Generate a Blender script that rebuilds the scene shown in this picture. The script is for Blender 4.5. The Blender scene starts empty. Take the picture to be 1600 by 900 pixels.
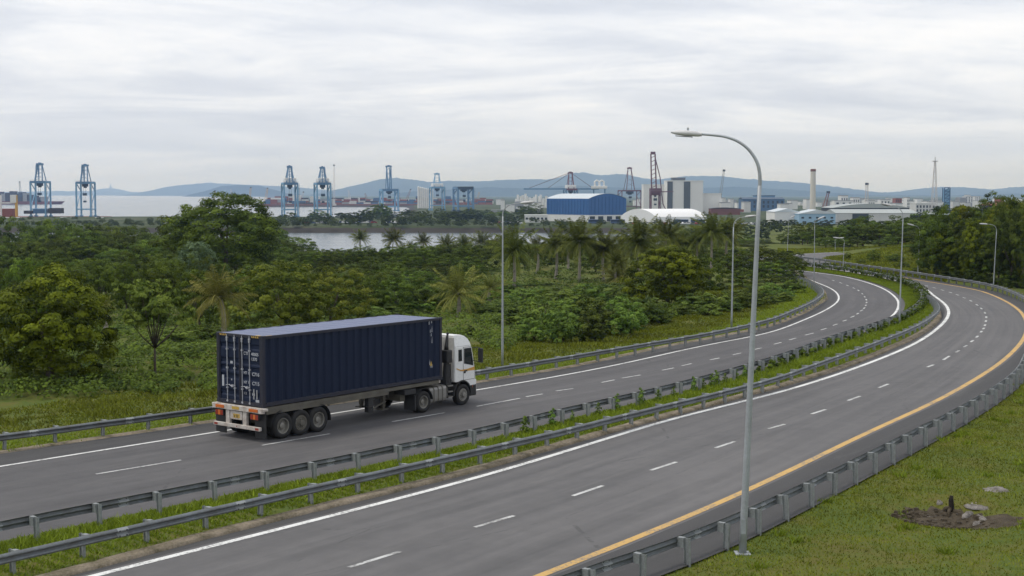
import bpy, math, random
import numpy as np
from mathutils import Vector, Matrix

# ------------------------------------------------------------------ camera, sky, sun, exposure
SC = bpy.context.scene
COL = SC.collection
F = 2150.0                      # focal length in photograph pixels (1600 wide)
CZ = 9.5                        # eye height above the carriageway
PITCH = math.atan(147.0 / F)
cam = bpy.data.cameras.new('camera')
cam.sensor_fit = 'HORIZONTAL'; cam.sensor_width = 36.0
cam.lens = 36.0 * F / 1600.0
cam.clip_start = 0.5; cam.clip_end = 60000
camo = bpy.data.objects.new('camera', cam); COL.objects.link(camo)
camo.location = (0, 0, CZ); camo.rotation_euler = (math.pi / 2 - PITCH, 0, 0)
SC.camera = camo

SUN_ELEV, SUN_AZ = math.radians(64), math.radians(262)
world = bpy.data.worlds.new('World'); SC.world = world; world.use_nodes = True
wt = world.node_tree; wt.nodes.clear()
def wn(t, **k):
    n = wt.nodes.new(t)
    for a, b in k.items(): setattr(n, a, b)
    return n
def wl(a, b): wt.links.new(a, b)
sky = wn('ShaderNodeTexSky', sky_type='NISHITA', sun_disc=False, sun_elevation=SUN_ELEV, sun_rotation=SUN_AZ)
sky.air_density = 1.0; sky.dust_density = 3.0
bg_sky = wn('ShaderNodeBackground'); bg_sky.inputs['Strength'].default_value = 0.10
wl(sky.outputs[0], bg_sky.inputs[0])
tc = wn('ShaderNodeTexCoord'); sep = wn('ShaderNodeSeparateXYZ'); wl(tc.outputs['Generated'], sep.inputs[0])
def wmath(op, a, b=None, clamp=False):
    n = wn('ShaderNodeMath', operation=op, use_clamp=clamp)
    for i, q in enumerate((a, b)):
        if q is None: continue
        if isinstance(q, (int, float)): n.inputs[i].default_value = q
        else: wl(q, n.inputs[i])
    return n.outputs[0]
zz = wmath('ADD', wmath('MAXIMUM', sep.outputs['Z'], 0.0), 0.12)
cx_, cy_ = wmath('DIVIDE', sep.outputs['X'], zz), wmath('DIVIDE', sep.outputs['Y'], zz)
cmb = wn('ShaderNodeCombineXYZ'); wl(cx_, cmb.inputs[0]); wl(cy_, cmb.inputs[1])
def wnoise(scale, detail, rough, off, sx=1.0, sy=1.0, dist=0.0):
    mp = wn('ShaderNodeMapping'); wl(cmb.outputs[0], mp.inputs[0])
    mp.inputs['Location'].default_value = off; mp.inputs['Scale'].default_value = (sx, sy, 1)
    n = wn('ShaderNodeTexNoise'); wl(mp.outputs[0], n.inputs['Vector'])
    n.inputs['Scale'].default_value = scale; n.inputs['Detail'].default_value = detail
    n.inputs['Roughness'].default_value = rough; n.inputs['Distortion'].default_value = dist
    return n.outputs['Fac']
n1 = wnoise(0.8, 7, 0.6, (3.1, 1.7, 0), 0.75, 1.0, 0.9)
n2 = wnoise(2.6, 7, 0.62, (7.3, 2.2, 0), 0.8, 1.0, 0.6)
mixn = wmath('ADD', wmath('MULTIPLY', n1, 0.76), wmath('MULTIPLY', n2, 0.24))
ramp = wn('ShaderNodeValToRGB'); wl(mixn, ramp.inputs[0])
cr = ramp.color_ramp; cr.interpolation = 'B_SPLINE'
cr.elements[0].position = 0.34; cr.elements[0].color = (0.56, 0.60, 0.69, 1)
cr.elements[1].position = 0.64; cr.elements[1].color = (0.93, 0.93, 0.945, 1)
e = cr.elements.new(0.47); e.color = (0.70, 0.735, 0.81, 1)
e = cr.elements.new(0.55); e.color = (0.815, 0.84, 0.89, 1)
# thicker, even stratus low over the horizon
hz = wn('ShaderNodeMapRange'); wl(sep.outputs['Z'], hz.inputs[0])
hz.inputs[1].default_value = 0.0; hz.inputs[2].default_value = 0.075; hz.inputs[3].default_value = 0.8; hz.inputs[4].default_value = 0.0
mixh = wn('ShaderNodeMix', data_type='RGBA'); wl(hz.outputs[0], mixh.inputs[0])
wl(ramp.outputs[0], mixh.inputs[6]); mixh.inputs[7].default_value = (0.575, 0.635, 0.735, 1)
bg_cl = wn('ShaderNodeBackground'); wl(mixh.outputs[2], bg_cl.inputs[0]); bg_cl.inputs['Strength'].default_value = 1.05
mixs = wn('ShaderNodeMixShader'); mixs.inputs[0].default_value = 0.93
wl(bg_sky.outputs[0], mixs.inputs[1]); wl(bg_cl.outputs[0], mixs.inputs[2])
wo = wn('ShaderNodeOutputWorld'); wl(mixs.outputs[0], wo.inputs[0])

sun = bpy.data.lights.new('sun', 'SUN'); sun.energy = 1.5; sun.angle = math.radians(14); sun.color = (1.0, 0.95, 0.86)
suno = bpy.data.objects.new('sun', sun); COL.objects.link(suno)
sd = Vector((math.sin(SUN_AZ) * math.cos(SUN_ELEV), math.cos(SUN_AZ) * math.cos(SUN_ELEV), math.sin(SUN_ELEV)))
suno.rotation_euler = sd.to_track_quat('Z', 'Y').to_euler(); suno.location = (0, -20, 60)

vs = SC.view_settings
vs.view_transform = 'Standard'; vs.look = 'None'; vs.gamma = 1; vs.use_curve_mapping = False; vs.exposure = 0.17
cy = SC.cycles
cy.use_denoising = True; cy.max_bounces = 5; cy.diffuse_bounces = 2; cy.glossy_bounces = 2; cy.transmission_bounces = 3
cy.transparent_max_bounces = 8; cy.volume_bounces = 1; cy.caustics_reflective = False; cy.caustics_refractive = False
cy.use_adaptive_sampling = True; cy.adaptive_threshold = 0.02

# ------------------------------------------------------------------ geometry of the view
cP, sP = math.cos(PITCH), math.sin(PITCH)
def ray(px, py):
    a, b = (px - 800) / F, (450 - py) / F
    return np.array([a, cP + b * sP, -sP + b * cP])
def P(px, py, z=0.0):
    r = ray(px, py); t = (z - CZ) / r[2]
    return np.array([r[0] * t, r[1] * t, z])
def PD(px, py, Y):
    r = ray(px, py); t = Y / r[1]
    return np.array([r[0] * t, Y, CZ + r[2] * t])
def catmull(pts, n=16):
    pts = np.asarray(pts, float)
    e0, e1 = 2 * pts[0] - pts[1], 2 * pts[-1] - pts[-2]
    q = np.vstack([e0, pts, e1]); out = []
    for i in range(1, len(q) - 2):
        p0, p1, p2, p3 = q[i - 1:i + 3]
        t0 = 0; t1 = t0 + max(1e-6, np.linalg.norm(p1 - p0)) ** .5; t2 = t1 + max(1e-6, np.linalg.norm(p2 - p1)) ** .5; t3 = t2 + max(1e-6, np.linalg.norm(p3 - p2)) ** .5
        for t in np.linspace(t1, t2, n, endpoint=False):
            A1 = (t1 - t) / (t1 - t0) * p0 + (t - t0) / (t1 - t0) * p1
            A2 = (t2 - t) / (t2 - t1) * p1 + (t - t1) / (t2 - t1) * p2
            A3 = (t3 - t) / (t3 - t2) * p2 + (t - t2) / (t3 - t2) * p3
            B1 = (t2 - t) / (t2 - t0) * A1 + (t - t0) / (t2 - t0) * A2
            B2 = (t3 - t) / (t3 - t1) * A2 + (t - t1) / (t3 - t1) * A3
            out.append((t2 - t) / (t2 - t1) * B1 + (t - t1) / (t2 - t1) * B2)
    out.append(pts[-1]); return np.array(out)
def arclen(p): return np.concatenate([[0], np.cumsum(np.linalg.norm(np.diff(p, axis=0), axis=1))])
def resample(p, step=None, n=None):
    s = arclen(p)
    n = n or max(2, int(round(s[-1] / step)) + 1)
    t = np.linspace(0, s[-1], n)
    return np.stack([np.interp(t, s, p[:, k]) for k in range(p.shape[1])], 1)
def smooth(p, sig, step=0.5):
    p = resample(p, step); k = int(3 * sig / step)
    if k < 1: return p
    d0, d1 = p[1] - p[0], p[-1] - p[-2]
    pad0 = p[0] - d0 * np.arange(k, 0, -1)[:, None]; pad1 = p[-1] + d1 * np.arange(1, k + 1)[:, None]
    q = np.vstack([pad0, p, pad1]); w = np.exp(-.5 * (np.arange(-k, k + 1) * step / sig) ** 2); w /= w.sum()
    return np.stack([np.convolve(q[:, j], w, 'valid') for j in range(p.shape[1])], 1)
def trace(px, z=0.0, sig=2.0, pre=0.0, post=0.0):
    p = np.array([P(a, b, z)[:2] for a, b in px])
    p = smooth(catmull(p), sig)
    if pre: d = p[0] - p[6]; d /= np.linalg.norm(d); p = np.vstack([p[0] + d * np.arange(pre, 0, -1.0)[:, None], p])
    if post: d = p[-1] - p[-7]; d /= np.linalg.norm(d); p = np.vstack([p, p[-1] + d * np.arange(1.0, post)[:, None]])
    return resample(p, 0.5)
def tangents(p):
    d = np.gradient(p, axis=0); return d / np.linalg.norm(d, axis=1)[:, None]
def offset(p, o):                       # positive = to the left of the direction of travel
    t = tangents(p); return p + np.stack([-t[:, 1], t[:, 0]], 1) * o
def sdist(curve, q):                    # signed distance, positive = left of the curve
    curve = curve[::2]; q = np.atleast_2d(q); t = tangents(curve); out = np.zeros(len(q))
    for i in range(0, len(q), 4000):
        d = q[i:i + 4000, None, :] - curve[None]; k = (d ** 2).sum(2).argmin(1)
        v = d[np.arange(len(k)), k]; tt = t[k]
        cr_ = tt[:, 0] * v[:, 1] - tt[:, 1] * v[:, 0]
        out[i:i + 4000] = np.sign(cr_) * np.linalg.norm(v, axis=1)
    return out
def ss(a, b, x):
    t = np.clip((x - a) / (b - a), 0, 1); return t * t * (3 - 2 * t)
_r = np.random.RandomState(11); _ph = _r.rand(24, 3) * 6.28
def vnoise(x, y, sc):
    v = 0
    for i in range(6):
        a = _ph[i, 0]; k = (1.0 + .37 * i) / sc
        v = v + np.sin((x * math.cos(a) + y * math.sin(a)) * k * 2 + _ph[i, 1]) * np.cos((y * math.cos(a) - x * math.sin(a)) * k * 1.7 + _ph[i, 2]) / (1 + .5 * i)
    return v / 2.4

# ------------------------------------------------------------------ object helpers
def tag(o, label=None, cat=None, group=None, kind=None):
    if label: o['label'] = label
    if cat: o['category'] = cat
    if group: o['group'] = group
    if kind: o['kind'] = kind
    return o
def empty(name, loc, rz=0.0, label=None, cat=None, group=None):
    o = bpy.data.objects.new(name, None); o.empty_display_size = .3; COL.objects.link(o)
    o.location = loc; o.rotation_euler = (0, 0, rz); return tag(o, label, cat, group)
def link(name, me, parent=None, loc=None):
    o = bpy.data.objects.new(name, me); COL.objects.link(o)
    if parent is not None: o.parent = parent
    if loc is not None: o.location = loc
    return o
def children(o): return [c for c in bpy.data.objects if c.parent is o]
def copy_tree(o, parent=None, kids=None):
    c = o.copy(); COL.objects.link(c)
    if parent is not None: c.parent = parent
    for ch in (o.children if kids is None else kids): copy_tree(ch, c)
    return c
class MB:
    def __init__(s): s.v = []; s.f = []; s.m = []
    def add(s, vs, fs, m=0):
        b = len(s.v); s.v += [tuple(map(float, q)) for q in vs]
        for q in fs: s.f.append(tuple(i + b for i in q)); s.m.append(m)
        return s
    def box(s, x0, x1, y0, y1, z0, z1, m=0):
        return s.add([(x0, y0, z0), (x1, y0, z0), (x1, y1, z0), (x0, y1, z0), (x0, y0, z1), (x1, y0, z1), (x1, y1, z1), (x0, y1, z1)],
                     [(3, 2, 1, 0), (4, 5, 6, 7), (0, 1, 5, 4), (1, 2, 6, 5), (2, 3, 7, 6), (3, 0, 4, 7)], m)
    def beam(s, p, q, w, h=None, m=0, up=(0, 0, 1)):
        p, q = np.array(p, float), np.array(q, float); h = h or w
        d = q - p; d /= np.linalg.norm(d); u = np.array(up, float)
        if abs(np.dot(d, u)) > .98: u = np.array([0, 1.0, 0])
        a = np.cross(d, u); a /= np.linalg.norm(a); b = np.cross(a, d)
        c = [(-1, -1), (1, -1), (1, 1), (-1, 1)]
        vs_ = [p + a * i * w / 2 + b * j * h / 2 for i, j in c] + [q + a * i * w / 2 + b * j * h / 2 for i, j in c]
        return s.add(vs_, [(0, 1, 2, 3), (7, 6, 5, 4), (1, 0, 4, 5), (2, 1, 5, 6), (3, 2, 6, 7), (0, 3, 7, 4)], m)
    def prism(s, pts, axis, a0, a1, m=0):
        n = len(pts)
        def mk(p, a): return {'y': (p[0], a, p[1]), 'x': (a, p[0], p[1]), 'z': (p[0], p[1], a)}[axis]
        vs_ = [mk(p, a0) for p in pts] + [mk(p, a1) for p in pts]
        fs = [tuple(range(n)), tuple(range(2 * n - 1, n - 1, -1))] + [(i, i + n, (i + 1) % n + n, (i + 1) % n) for i in range(n)]
        return s.add(vs_, fs, m)
    def tube(s, path, r, n=8, m=0, cap=True):
        path = np.array(path, float); k = len(path)
        r = np.broadcast_to(np.array(r, float), (k,)); d = np.gradient(path, axis=0); d /= np.linalg.norm(d, axis=1)[:, None]
        u = np.array([0, 0, 1.0]) if abs(d[0][2]) < .9 else np.array([1.0, 0, 0]); vs_ = []
        for i in range(k):
            a = np.cross(d[i], u); a /= np.linalg.norm(a); b = np.cross(a, d[i]); u = b
            for j in range(n):
                t = 2 * math.pi * j / n; vs_.append(path[i] + (a * math.cos(t) + b * math.sin(t)) * r[i])
        fs = [(i * n + j, i * n + (j + 1) % n, (i + 1) * n + (j + 1) % n, (i + 1) * n + j) for i in range(k - 1) for j in range(n)]
        if cap: fs += [tuple(range(n - 1, -1, -1)), tuple(range((k - 1) * n, k * n))]
        return s.add(vs_, fs, m)
    def lathe(s, prof, c, axis='y', n=28, m=0):     # prof: (radius, position along axis), open
        vs_ = []; k = len(prof)
        for r, a in prof:
            for j in range(n):
                t = 2 * math.pi * j / n; u, w = r * math.cos(t), r * math.sin(t)
                vs_.append((c[0] + u, c[1] + a, c[2] + w) if axis == 'y' else (c[0] + u, c[1] + w, c[2] + a))
        return s.add(vs_, [(i * n + j, i * n + (j + 1) % n, (i + 1) * n + (j + 1) % n, (i + 1) * n + j) for i in range(k - 1) for j in range(n)], m)
    def mesh(s, name, mats, smooth_=False, off=(0, 0, 0)):
        me = bpy.data.meshes.new(name); o = np.array(off)
        me.from_pydata([tuple(np.array(q) - o) for q in s.v], [], s.f)
        for m in (mats if isinstance(mats, (list, tuple)) else [mats]): me.materials.append(m)
        if any(s.m): me.polygons.foreach_set('material_index', s.m)
        if smooth_: me.polygons.foreach_set('use_smooth', [True] * len(s.f))
        me.update(); return me
    def build(s, name, mats, parent=None, smooth_=False, bevel=0, off=(0, 0, 0), seg=2, auto=False):
        o = link(name, s.mesh(name, mats, smooth_, off), parent)
        if bevel:
            b = o.modifiers.new('bevel', 'BEVEL'); b.width = bevel; b.segments = seg; b.limit_method = 'ANGLE'; b.angle_limit = math.radians(35)
            b.harden_normals = False
        if auto:
            o.data.polygons.foreach_set('use_smooth', [True] * len(s.f))
            try: o.data.set_sharp_from_angle(angle=math.radians(35))
            except Exception: pass
        return o
def big_mesh(name, verts, faces, mats, col=None, uv=None, smooth_=False, midx=None):
    """numpy mesh; faces (n,k) array"""
    me = bpy.data.meshes.new(name); nv, nf, k = len(verts), len(faces), faces.shape[1]
    me.vertices.add(nv); me.vertices.foreach_set('co', np.asarray(verts, np.float32).ravel())
    me.loops.add(nf * k); me.loops.foreach_set('vertex_index', np.asarray(faces, np.int32).ravel())
    me.polygons.add(nf); me.polygons.foreach_set('loop_start', np.arange(0, nf * k, k, dtype=np.int32))
    if smooth_: me.polygons.foreach_set('use_smooth', np.ones(nf, bool))
    for m in (mats if isinstance(mats, (list, tuple)) else [mats]): me.materials.append(m)
    if midx is not None: me.polygons.foreach_set('material_index', np.asarray(midx, np.int32))
    me.update(calc_edges=True)
    if col is not None:
        a = me.attributes.new('tint', 'FLOAT', 'POINT'); a.data.foreach_set('value', np.asarray(col, np.float32))
    if uv is not None:
        l = me.uv_layers.new(name='UVMap'); l.data.foreach_set('uv', np.asarray(uv, np.float32)[np.asarray(faces).ravel()].ravel())
    return me

# ------------------------------------------------------------------ materials
def srgb(r, g, b):
    f = lambda c: ((c / 255) / 12.92 if c / 255 <= .04045 else ((c / 255 + .055) / 1.055) ** 2.4)
    return (f(r), f(g), f(b), 1)
class NT:
    def __init__(s, name):
        s.m = bpy.data.materials.new(name); s.m.use_nodes = True; s.t = s.m.node_tree; s.t.nodes.clear()
        s.out = s.t.nodes.new('ShaderNodeOutputMaterial')
    def n(s, t, **k):
        q = s.t.nodes.new(t)
        for a, b in k.items(): setattr(q, a, b)
        return q
    def l(s, a, b): s.t.links.new(a, b)
    def coord(s, which='Object', scale=(1, 1, 1)):
        c = s.n('ShaderNodeTexCoord'); m = s.n('ShaderNodeMapping'); s.l(c.outputs[which], m.inputs[0]); m.inputs['Scale'].default_value = scale; return m.outputs[0]
    def noise(s, vec, scale, detail=4, rough=.55, dist=0.0):
        q = s.n('ShaderNodeTexNoise'); s.l(vec, q.inputs['Vector']); q.inputs['Scale'].default_value = scale
        q.inputs['Detail'].default_value = detail; q.inputs['Roughness'].default_value = rough; q.inputs['Distortion'].default_value = dist; return q.outputs['Fac']
    def ramp(s, fac, stops):
        q = s.n('ShaderNodeValToRGB'); s.l(fac, q.inputs[0]); r = q.color_ramp
        r.elements[0].position, r.elements[0].color = stops[0]; r.elements[1].position, r.elements[1].color = stops[-1]
        for p, c in stops[1:-1]: e = r.elements.new(p); e.color = c
        return q.outputs[0]
    def mix(s, fac, a, b, mode='MIX'):
        q = s.n('ShaderNodeMix', data_type='RGBA', blend_type=mode)
        for i, v in ((0, fac), (6, a), (7, b)):
            if isinstance(v, (int, float)): q.inputs[i].default_value = v
            elif isinstance(v, tuple): q.inputs[i].default_value = v
            else: s.l(v, q.inputs[i])
        return q.outputs[2]
    def math(s, op, a, b=None, c=None, clamp=False):
        q = s.n('ShaderNodeMath', operation=op, use_clamp=clamp)
        for i, v in enumerate((a, b, c)):
            if v is None: continue
            if isinstance(v, (int, float)): q.inputs[i].default_value = v
            else: s.l(v, q.inputs[i])
        return q.outputs[0]
    def bsdf(s, color, rough=.6, metal=0.0, bump=None, bstr=.3, bdist=.02, spec=.5):
        q = s.n('ShaderNodeBsdfPrincipled')
        for nm, v in (('Base Color', color), ('Roughness', rough), ('Metallic', metal), ('Specular IOR Level', spec)):
            if isinstance(v, (int, float, tuple)): q.inputs[nm].default_value = v
            else: s.l(v, q.inputs[nm])
        if bump is not None:
            b = s.n('ShaderNodeBump'); s.l(bump, b.inputs['Height']); b.inputs['Strength'].default_value = bstr; b.inputs['Distance'].default_value = bdist
            s.l(b.outputs[0], q.inputs['Normal'])
        s.l(q.outputs[0], s.out.inputs[0]); return q
def g(v, a=1): return (v, v, v, a)
def paint(name, c, rough=.5, metal=0.0, dirt=.25, dscale=3.0, dirtc=(.10, .085, .07, 1), bump=0.0, spec=.5):
    """painted or coated surface with weathering of its own"""
    t = NT(name); v = t.coord('Object'); n1_ = t.noise(v, dscale, 6, .65); n2_ = t.noise(v, dscale * 7, 4, .6)
    f = t.math('MULTIPLY', t.math('SUBTRACT', t.math('ADD', t.math('MULTIPLY', n1_, .7), t.math('MULTIPLY', n2_, .3)), .38, clamp=True), dirt * 3.2, clamp=True)
    colr = t.mix(f, c, dirtc)
    rr = t.math('ADD', t.math('MULTIPLY', n2_, .25), rough - .12, clamp=True)
    t.bsdf(colr, rr, metal, n2_ if bump else None, bump, .02, spec); return t.m
M = {}
# asphalt: UV u = across in metres, v = along in metres
def asphalt(name, c0, c1):
    t = NT(name); uv = t.coord('UV'); ob = t.coord('Object')
    st = t.noise(t.coord('UV', (1.2, .035, 1)), 1.0, 5, .6)          # tyre-swept streaks along the lanes
    big = t.noise(ob, .12, 4, .6); fine = t.noise(ob, 38, 3, .7); agg = t.noise(ob, 130, 2, .6); mid = t.noise(ob, 1.3, 6, .65)
    f = t.math('ADD', t.math('ADD', t.math('MULTIPLY', st, .42), t.math('MULTIPLY', big, .22)), t.math('ADD', t.math('MULTIPLY', mid, .22), t.math('MULTIPLY', fine, .14)))
    col_ = t.ramp(f, [(.36, c0), (.5, tuple((a + b) / 2 for a, b in zip(c0, c1))), (.66, c1)])
    col_ = t.mix(t.math('MULTIPLY', t.math('GREATER_THAN', agg, .66), .35), col_, (.26, .25, .235, 1))
    col_ = t.mix(t.math('MULTIPLY', t.math('LESS_THAN', agg, .36), .35), col_, (.05, .05, .052, 1))
    sx = t.n('ShaderNodeSeparateXYZ'); t.l(uv, sx.inputs[0])
    trk_ = t.math('SINE', t.math('MULTIPLY', t.math('ADD', sx.outputs[0], t.math('MULTIPLY', mid, .25)), 3.5))
    col_ = t.mix(t.math('MULTIPLY', t.math('MULTIPLY', t.math('MAXIMUM', trk_, 0.0), t.math('ADD', st, .15)), .30), col_, (.075, .073, .073, 1))
    stn = t.noise(t.coord('UV', (.9, .10, 1)), .8, 6, .7, .6)
    col_ = t.mix(t.math('MULTIPLY', t.math('MULTIPLY', t.math('SUBTRACT', stn, .56, clamp=True), 4.0, clamp=True), .35), col_, (.05, .05, .05, 1))
    col_ = t.mix(t.math('MULTIPLY', t.math('MULTIPLY', t.math('SUBTRACT', .44, stn, clamp=True), 4.0, clamp=True), .35), col_, (.22, .21, .20, 1))
    # thin cracks and sealed seams
    vo = t.n('ShaderNodeTexVoronoi', feature='DISTANCE_TO_EDGE'); t.l(t.coord('UV', (.22, .05, 1)), vo.inputs['Vector']); vo.inputs['Scale'].default_value = 1.0
    vm = t.n('ShaderNodeMix', data_type='VECTOR')
    ck = t.math('MULTIPLY', t.math('LESS_THAN', vo.outputs['Distance'], .0045), t.math('GREATER_THAN', mid, .52))
    col_ = t.mix(t.math('MULTIPLY', ck, .45), col_, (.045, .045, .045, 1))
    t.bsdf(col_, .82, 0, fine, .25, .01, .35); return t.m
M['asphalt_dark'] = asphalt('older_asphalt', (.060, .058, .060, 1), (.120, .115, .115, 1))
M['asphalt'] = asphalt('asphalt', (.080, .078, .079, 1), (.152, .146, .144, 1))
M['shoulder'] = asphalt('shoulder_asphalt', (.044, .043, .044, 1), (.068, .066, .065, 1))
def roadpaint(name, c, wear):
    t = NT(name); v = t.coord('Object'); n = t.noise(v, 9, 6, .7); n2_ = t.noise(v, .8, 4, .6)
    q = t.n('ShaderNodeMapRange'); t.l(t.math('ADD', t.math('MULTIPLY', n, .6), t.math('MULTIPLY', n2_, .4)), q.inputs[0]); q.inputs[1].default_value = wear - .07; q.inputs[2].default_value = wear + .05; f = q.outputs[0]
    t.bsdf(t.mix(f, t.mix(n2_, c, tuple(x * .82 for x in c[:3]) + (1,)), (.17, .165, .16, 1)), .7); return t.m
M['white_line'] = roadpaint('white_road_paint', (.78, .78, .75, 1), .575)
M['dash_line'] = roadpaint('worn_white_road_paint', (.58, .58, .56, 1), .55)
M['yellow_line'] = roadpaint('yellow_road_paint', (.60, .37, .11, 1), .57)
def groundmat():
    t = NT('grassy_ground'); v = t.coord('Object')
    a = t.noise(v, .35, 6, .65, .4); b = t.noise(v, 2.6, 6, .7); c = t.noise(v, 14, 4, .7)
    f = t.math('ADD', t.math('MULTIPLY', a, .5), t.math('ADD', t.math('MULTIPLY', b, .3), t.math('MULTIPLY', c, .2)))
    col_ = t.ramp(f, [(.32, (.055, .085, .018, 1)), (.46, (.085, .115, .025, 1)), (.56, (.115, .115, .028, 1)), (.68, (.13, .10, .045, 1))])
    t.bsdf(col_, .95, 0, b, .6, .08, .1); return t.m
M['ground'] = groundmat()
def dirtmat(name, c0, c1, sc=1.5):
    t = NT(name); v = t.coord('Object'); a = t.noise(v, sc, 7, .7, .3); b = t.noise(v, sc * 9, 4, .7)
    f = t.math('ADD', t.math('MULTIPLY', a, .65), t.math('MULTIPLY', b, .35))
    t.bsdf(t.ramp(f, [(.34, c0), (.64, c1)]), .95, 0, b, .6, .05, .1); return t.m
M['kerb'] = dirtmat('dirty_kerb', (.06, .055, .03, 1), (.30, .25, .19, 1), 1.1)
M['soil'] = dirtmat('bare_soil', (.028, .022, .015, 1), (.12, .098, .070, 1), 4.5)
M['rock'] = dirtmat('pale_rock', (.09, .08, .07, 1), (.33, .305, .28, 1), 5)
M['bank'] = dirtmat('muddy_bank', (.055, .05, .04, 1), (.19, .15, .11, 1), .05)
M['charred'] = dirtmat('charred_wood', (.012, .011, .010, 1), (.04, .035, .03, 1), 8)
def farland():
    t = NT('far_land'); v = t.coord('Object'); a = t.noise(v, .012, 6, .65); b = t.noise(v, .09, 5, .7)
    f = t.math('ADD', t.math('MULTIPLY', a, .6), t.math('MULTIPLY', b, .4))
    gm = t.n('ShaderNodeNewGeometry'); sp = t.n('ShaderNodeSeparateXYZ'); t.l(gm.outputs['Position'], sp.inputs[0])
    col_ = t.ramp(f, [(.36, (.030, .045, .015, 1)), (.54, (.06, .075, .03, 1)), (.70, (.16, .15, .12, 1))])
    edge = t.math('LESS_THAN', t.math('ADD', sp.outputs['Z'], t.math('MULTIPLY', b, 2.0)), -10.2)
    t.bsdf(t.mix(edge, col_, (.052, .045, .036, 1)), .95, spec=.1); return t.m
M['farland'] = farland()
def hillmat():
    t = NT('wooded_hill'); v = t.coord('Object'); a = t.noise(v, .002, 6, .65); b = t.noise(v, .016, 5, .7)
    f = t.math('ADD', t.math('MULTIPLY', a, .5), t.math('MULTIPLY', b, .5))
    t.bsdf(t.ramp(f, [(.36, (.012, .02, .016, 1)), (.64, (.045, .06, .035, 1))]), 1.0, spec=0.0, bump=b, bstr=1.0, bdist=24); return t.m
M['hill'] = hillmat()
def watermat():
    t = NT('water'); v = t.coord('Object', (.03, .10, 1)); a = t.noise(v, 1.0, 6, .6); b = t.noise(t.coord('Object', (.6, 1.6, 1)), 1.0, 3, .6)
    t.bsdf((.10, .125, .135, 1), t.math('ADD', t.math('MULTIPLY', a, .22), .10), 0, b, .10, .3, .5); return t.m
M['water'] = watermat()
def leafmat(name, dark, light, rnd=.35, trans=.25, hue=.03):
    t = NT(name); at = t.n('ShaderNodeAttribute'); at.attribute_name = 'tint'; oi = t.n('ShaderNodeObjectInfo')
    col_ = t.ramp(at.outputs['Fac'], [(0.0, dark), (1.0, light)])
    h = t.n('ShaderNodeHueSaturation'); t.l(col_, h.inputs['Color'])
    t.l(t.math('ADD', t.math('MULTIPLY', oi.outputs['Random'], hue), .5 - hue * .5), h.inputs['Hue'])
    t.l(t.math('ADD', t.math('MULTIPLY', oi.outputs['Random'], rnd * 2), 1 - rnd), h.inputs['Value'])
    d = t.n('ShaderNodeBsdfPrincipled'); t.l(h.outputs[0], d.inputs['Base Color']); d.inputs['Roughness'].default_value = .6; d.inputs['Specular IOR Level'].default_value = .07
    tr = t.n('ShaderNodeBsdfTranslucent'); t.l(t.mix(.5, h.outputs[0], (.10, .13, .02, 1)), tr.inputs[0])
    mx = t.n('ShaderNodeMixShader'); mx.inputs[0].default_value = trans; t.l(d.outputs[0], mx.inputs[1]); t.l(tr.outputs[0], mx.inputs[2]); t.l(mx.outputs[0], t.out.inputs[0]); return t.m
M['leaf_dark'] = leafmat('dark_leaves', (.010, .020, .004, 1), (.110, .150, .020, 1))
M['leaf_mid'] = leafmat('green_leaves', (.016, .032, .006, 1), (.150, .205, .027, 1))
M['leaf_yel'] = leafmat('yellow_green_leaves', (.040, .066, .010, 1), (.215, .245, .030, 1), .1)
M['leaf_bright'] = leafmat('bright_leaves', (.050, .095, .014, 1), (.210, .300, .050, 1), .12)
M['leaf_round'] = leafmat('glossy_dark_leaves', (.012, .022, .003, 1), (.205, .235, .016, 1), .06)
#(0.0144, 0.0272, 0.0048, 1), (0.1200, 0.1440, 0.0192, 1), .06)
M['leaf_pale'] = leafmat('pale_leaves', (0.0480, 0.0760, 0.0360, 1), (0.1600, 0.2120, 0.1040, 1), .1)
M['palm'] = leafmat('palm_fronds', (.020, .034, .007, 1), (.165, .180, .034, 1), .18, .12)
M['grass'] = leafmat('grass_blades', (.075, .075, .012, 1), (.235, .275, .024, 1), 0, .2, 0)
M['grass_lush'] = leafmat('lush_grass_blades', (.090, .130, .012, 1), (.270, .350, .030, 1), 0, .3, 0)
M['bark'] = dirtmat('bark', (.045, .036, .028, 1), (.14, .115, .09, 1), 4)
M['palm_bark'] = dirtmat('palm_bark', (.16, .14, .115, 1), (.42, .38, .32, 1), 5)
M['galv'] = paint('galvanised_steel', (.40, .43, .45, 1), .55, .35, .45, 2.5, (.16, .15, .14, 1))
M['galv_rail'] = paint('weathered_guardrail_steel', (.165, .185, .195, 1), .55, .3, .7, 1.3, (.07, .058, .042, 1))
M['galv_post'] = paint('guardrail_post_steel', (.30, .325, .325, 1), .6, .2, .65, 3, (.09, .08, .065, 1))
M['lamp_head'] = paint('lamp_housing', (.62, .62, .62, 1), .45, 0, .2, 6)
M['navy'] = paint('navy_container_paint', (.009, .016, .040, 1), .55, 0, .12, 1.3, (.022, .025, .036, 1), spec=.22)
M['navy_roof'] = paint('top_lit_container_roof', (.115, .14, .24, 1), .5, 0, .3, 1.0, (.09, .095, .12, 1))  # far lighter than the walls: daylight from above put into the roof colour
M['navy_frame'] = paint('container_frame_paint', (.012, .015, .032, 1), .5, 0, .42, 2.2, (.05, .036, .03, 1))
M['bar'] = paint('locking_bar_steel', (.46, .47, .50, 1), .45, .3, .3, 8)
M['mark'] = paint('white_marking', (.44, .46, .49, 1), .6, 0, .35, 20, (.2, .2, .22, 1))
M['hazard'] = paint('yellow_marking', (.60, .38, .06, 1), .6, 0, .5, 30, (.05, .04, .03, 1))
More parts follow.
